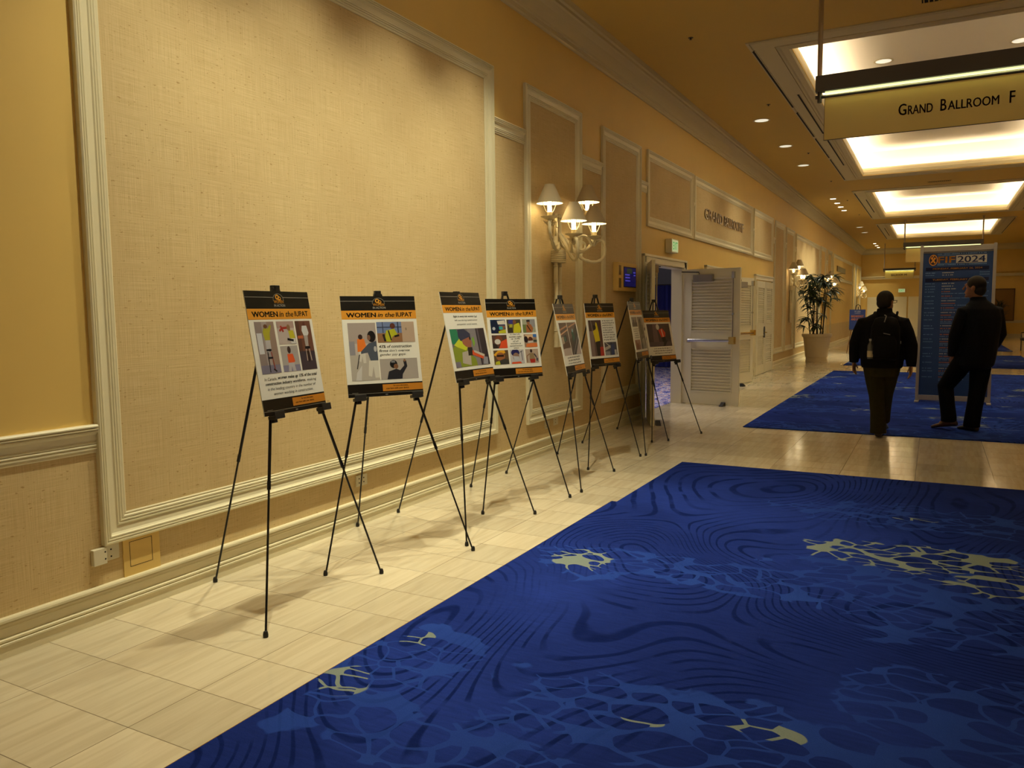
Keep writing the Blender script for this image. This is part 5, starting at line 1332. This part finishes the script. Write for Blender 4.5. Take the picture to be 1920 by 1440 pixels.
mb = MB().m(BP_); torso(mb, [((.04,-.24,.90),.11,.06),((.04,-.25,.93),.145,.085),((.04,-.26,1.10),.155,.10),((.04,-.25,1.28),.145,.085),((.04,-.235,1.37),.11,.06),((.04,-.23,1.39),.06,.03)], 0); mb.build('pack_body', bpk, smooth=True)
mb = MB().m(BP_); torso(mb, [((.04,-.33,.94),.10,.03),((.04,-.345,.98),.12,.045),((.04,-.345,1.12),.12,.045),((.04,-.33,1.17),.10,.02)], 0); mb.build('front_pocket', bpk, smooth=True)
for s_ in (-1, 1):
    mb = MB().m(BP_); P = catmull([(.04+s_*.09,-.19,1.33),(.04+s_*.11,-.10,1.43),(.02+s_*.12,.04,1.42),(.01+s_*.13,.165,1.28),(.01+s_*.15,.18,1.10),(.02+s_*.19,.06,.97),(.03+s_*.15,-.17,.96)], 5); mb.tube(P, .012, 8); mb.build('shoulder_strap', bpk, smooth=True)
mb = MB().m(mat('grey_tag', (.25,.24,.22), rough=.5)); mb.tube([(.03,-.325,1.33),(.05,-.325,1.40),(.03,-.30,1.41)], .006, 6); mb.obox((.06,-.352,1.20),(.035,0,-.008),(0,.002,0),(0,0,.004)); mb.box(.195,.205,-.30,-.29,1.09,1.12); mb.build('grab_loop', bpk)
bt = thing('water_bottle', 'clear bottle with pale label in the left pocket of the backpack', 'bottle', (2.945, 9.70, .93), 0)
mb = MB().m(mat('bottle_plastic', (.10,.11,.11), rough=.2)); mb.lathe([(0,0),(.030,0),(.032,.02),(.032,.15),(.014,.19),(.013,.205),(0,.205)], (0,0,0), 18); mb.build('bottle_body', bt, smooth=True)
mb = MB().m(mat('bottle_cap', (.45,.45,.45), rough=.4)); mb.lathe([(0,.20),(.016,.20),(.016,.225),(0,.225)], (0,0,0), 14); mb.build('cap', bt)
mb = MB().m(mat('bottle_label', (.45,.40,.28), rough=.5)); mb.lathe([(.0325,.02),(.0328,.09)], (0,0,0), 18, cap=False); mb.build('paper_label', bt)

# --- taller man, stepping to the left and looking left
o2 = thing('person', 'tall man in dark navy jacket and black trousers looking left in front of the board', 'person', (3.98, 10.88, .012), 0, None)
Y2 = .62
def rz2(x, y, z): return Vector((x*math.cos(Y2)-y*math.sin(Y2), x*math.sin(Y2)+y*math.cos(Y2), z))
SH = (.02, .02)
mb = MB().m(SKIN2)
torso(mb, [((.04,0,.88),.15,.11),((.06,0,1.05),.17,.12),((.08,0,1.30),.19,.12),((.07,0,1.46),.19,.11),((.05,0,1.53),.12,.08)], Y2)
mb.tube([(.05,0,1.50),(.03,0,1.58),(.01,.0,1.64)], [.075,.066,.062], 14)
hp2 = head(mb, (-.005,.0,1.715), 1.35, 1.06)
S_L = Vector((.065,0,1.47))+rz2(-.20,0,0); S_R = Vector((.065,0,1.47))+rz2(.20,0,0)
LA2 = [S_L, Vector((-.19,-.10,1.14)), Vector((-.205,-.02,.90))]; RA2 = [S_R, Vector((.29,.12,1.16)), Vector((.20,.28,.93))]
for A in (LA2, RA2): mb.tube([A[0], A[0].lerp(A[1],.5), A[1], A[1].lerp(A[2],.5), A[2]], [.056,.05,.043,.038,.028], 12)
hand(mb, LA2[2], (.18,.08,-1), (-.6,.75,0), 1, 1.08, .75); hand(mb, RA2[2], (-.2,.1,-1), (-.6,.75,0), -1, 1.05, .6)
LL2 = [Vector((-.05,-.05,.90)), Vector((-.262,.05,.52)), Vector((-.215,-.02,.13))]; RL2 = [Vector((.11,.06,.90)), Vector((.075,.02,.49)), Vector((.03,0,.10))]
for A in (LL2, RL2): mb.tube([A[0], A[0].lerp(A[1],.5), A[1], A[1].lerp(A[2],.4), A[2]], [.09,.078,.058,.054,.04], 12)
mb.tube([LL2[2],(-.30,.03,.06)],[.04,.03],10); mb.tube([RL2[2],(-.04,.07,.05)],[.04,.035],10)
remesh(mb.build('body', o2), .0065)
mb = MB().m(NAVY)
torso(mb, [((.02,0,.75),.175,.15),((.03,0,.80),.215,.165),((.04,0,.88),.22,.17),((.06,0,1.02),.215,.17),((.08,0,1.20),.215,.165),((.085,0,1.36),.225,.155),((.075,0,1.46),.215,.135),((.06,0,1.525),.145,.105),((.045,0,1.57),.085,.085),((.035,0,1.61),.078,.080)], Y2)
for A, s_ in ((LA2,-1),(RA2,1)):
    mb.tube([A[0]-rz2(s_*.07,0,.03), A[0]+rz2(s_*.005,0,-.045), A[0].lerp(A[1],.5), A[1], A[1].lerp(A[2],.5), A[2]+Vector((0,0,.03)), A[2]+Vector((0,0,-.005))], [.075,.090,.078,.068,.062,.054,.050], 14)
remesh(mb.build('jacket', o2), .008)
mb = MB().m(DPANT)
torso(mb, [((.02,0,.74),.16,.13),((.04,0,.84),.185,.14),((.05,0,.96),.18,.14)], Y2)
mb.tube([LL2[0],LL2[0].lerp(LL2[1],.5),LL2[1],LL2[1].lerp(LL2[2],.5),LL2[2]+Vector((0,0,.02)),LL2[2]+Vector((0,0,-.03))],[.120,.110,.092,.085,.086,.088],16)
mb.tube([RL2[0],RL2[0].lerp(RL2[1],.5),RL2[1],RL2[1].lerp(RL2[2],.5),RL2[2],(.03,0,.045)],[.120,.110,.092,.088,.090,.092],16)
remesh(mb.build('trousers', o2), .008)
mb = MB().m(BSHOE); shoe(mb, (-.125,-.06,.055), (-.395,.07,.0)); mb.build('shoe', o2, smooth=True)
mb = MB().m(KSHOE); shoe(mb, (.085,-.06,.0), (-.105,.13,.0)); mb.build('shoe', o2, smooth=True)
mb = MB().m(HAIR); ball(mb, hp2(0,-.022,.040), (.090,.104,.104), 1.35); ball(mb, hp2(0,-.055,-.02), (.080,.068,.082), 1.35)
remesh(mb.build('hair', o2), .006)
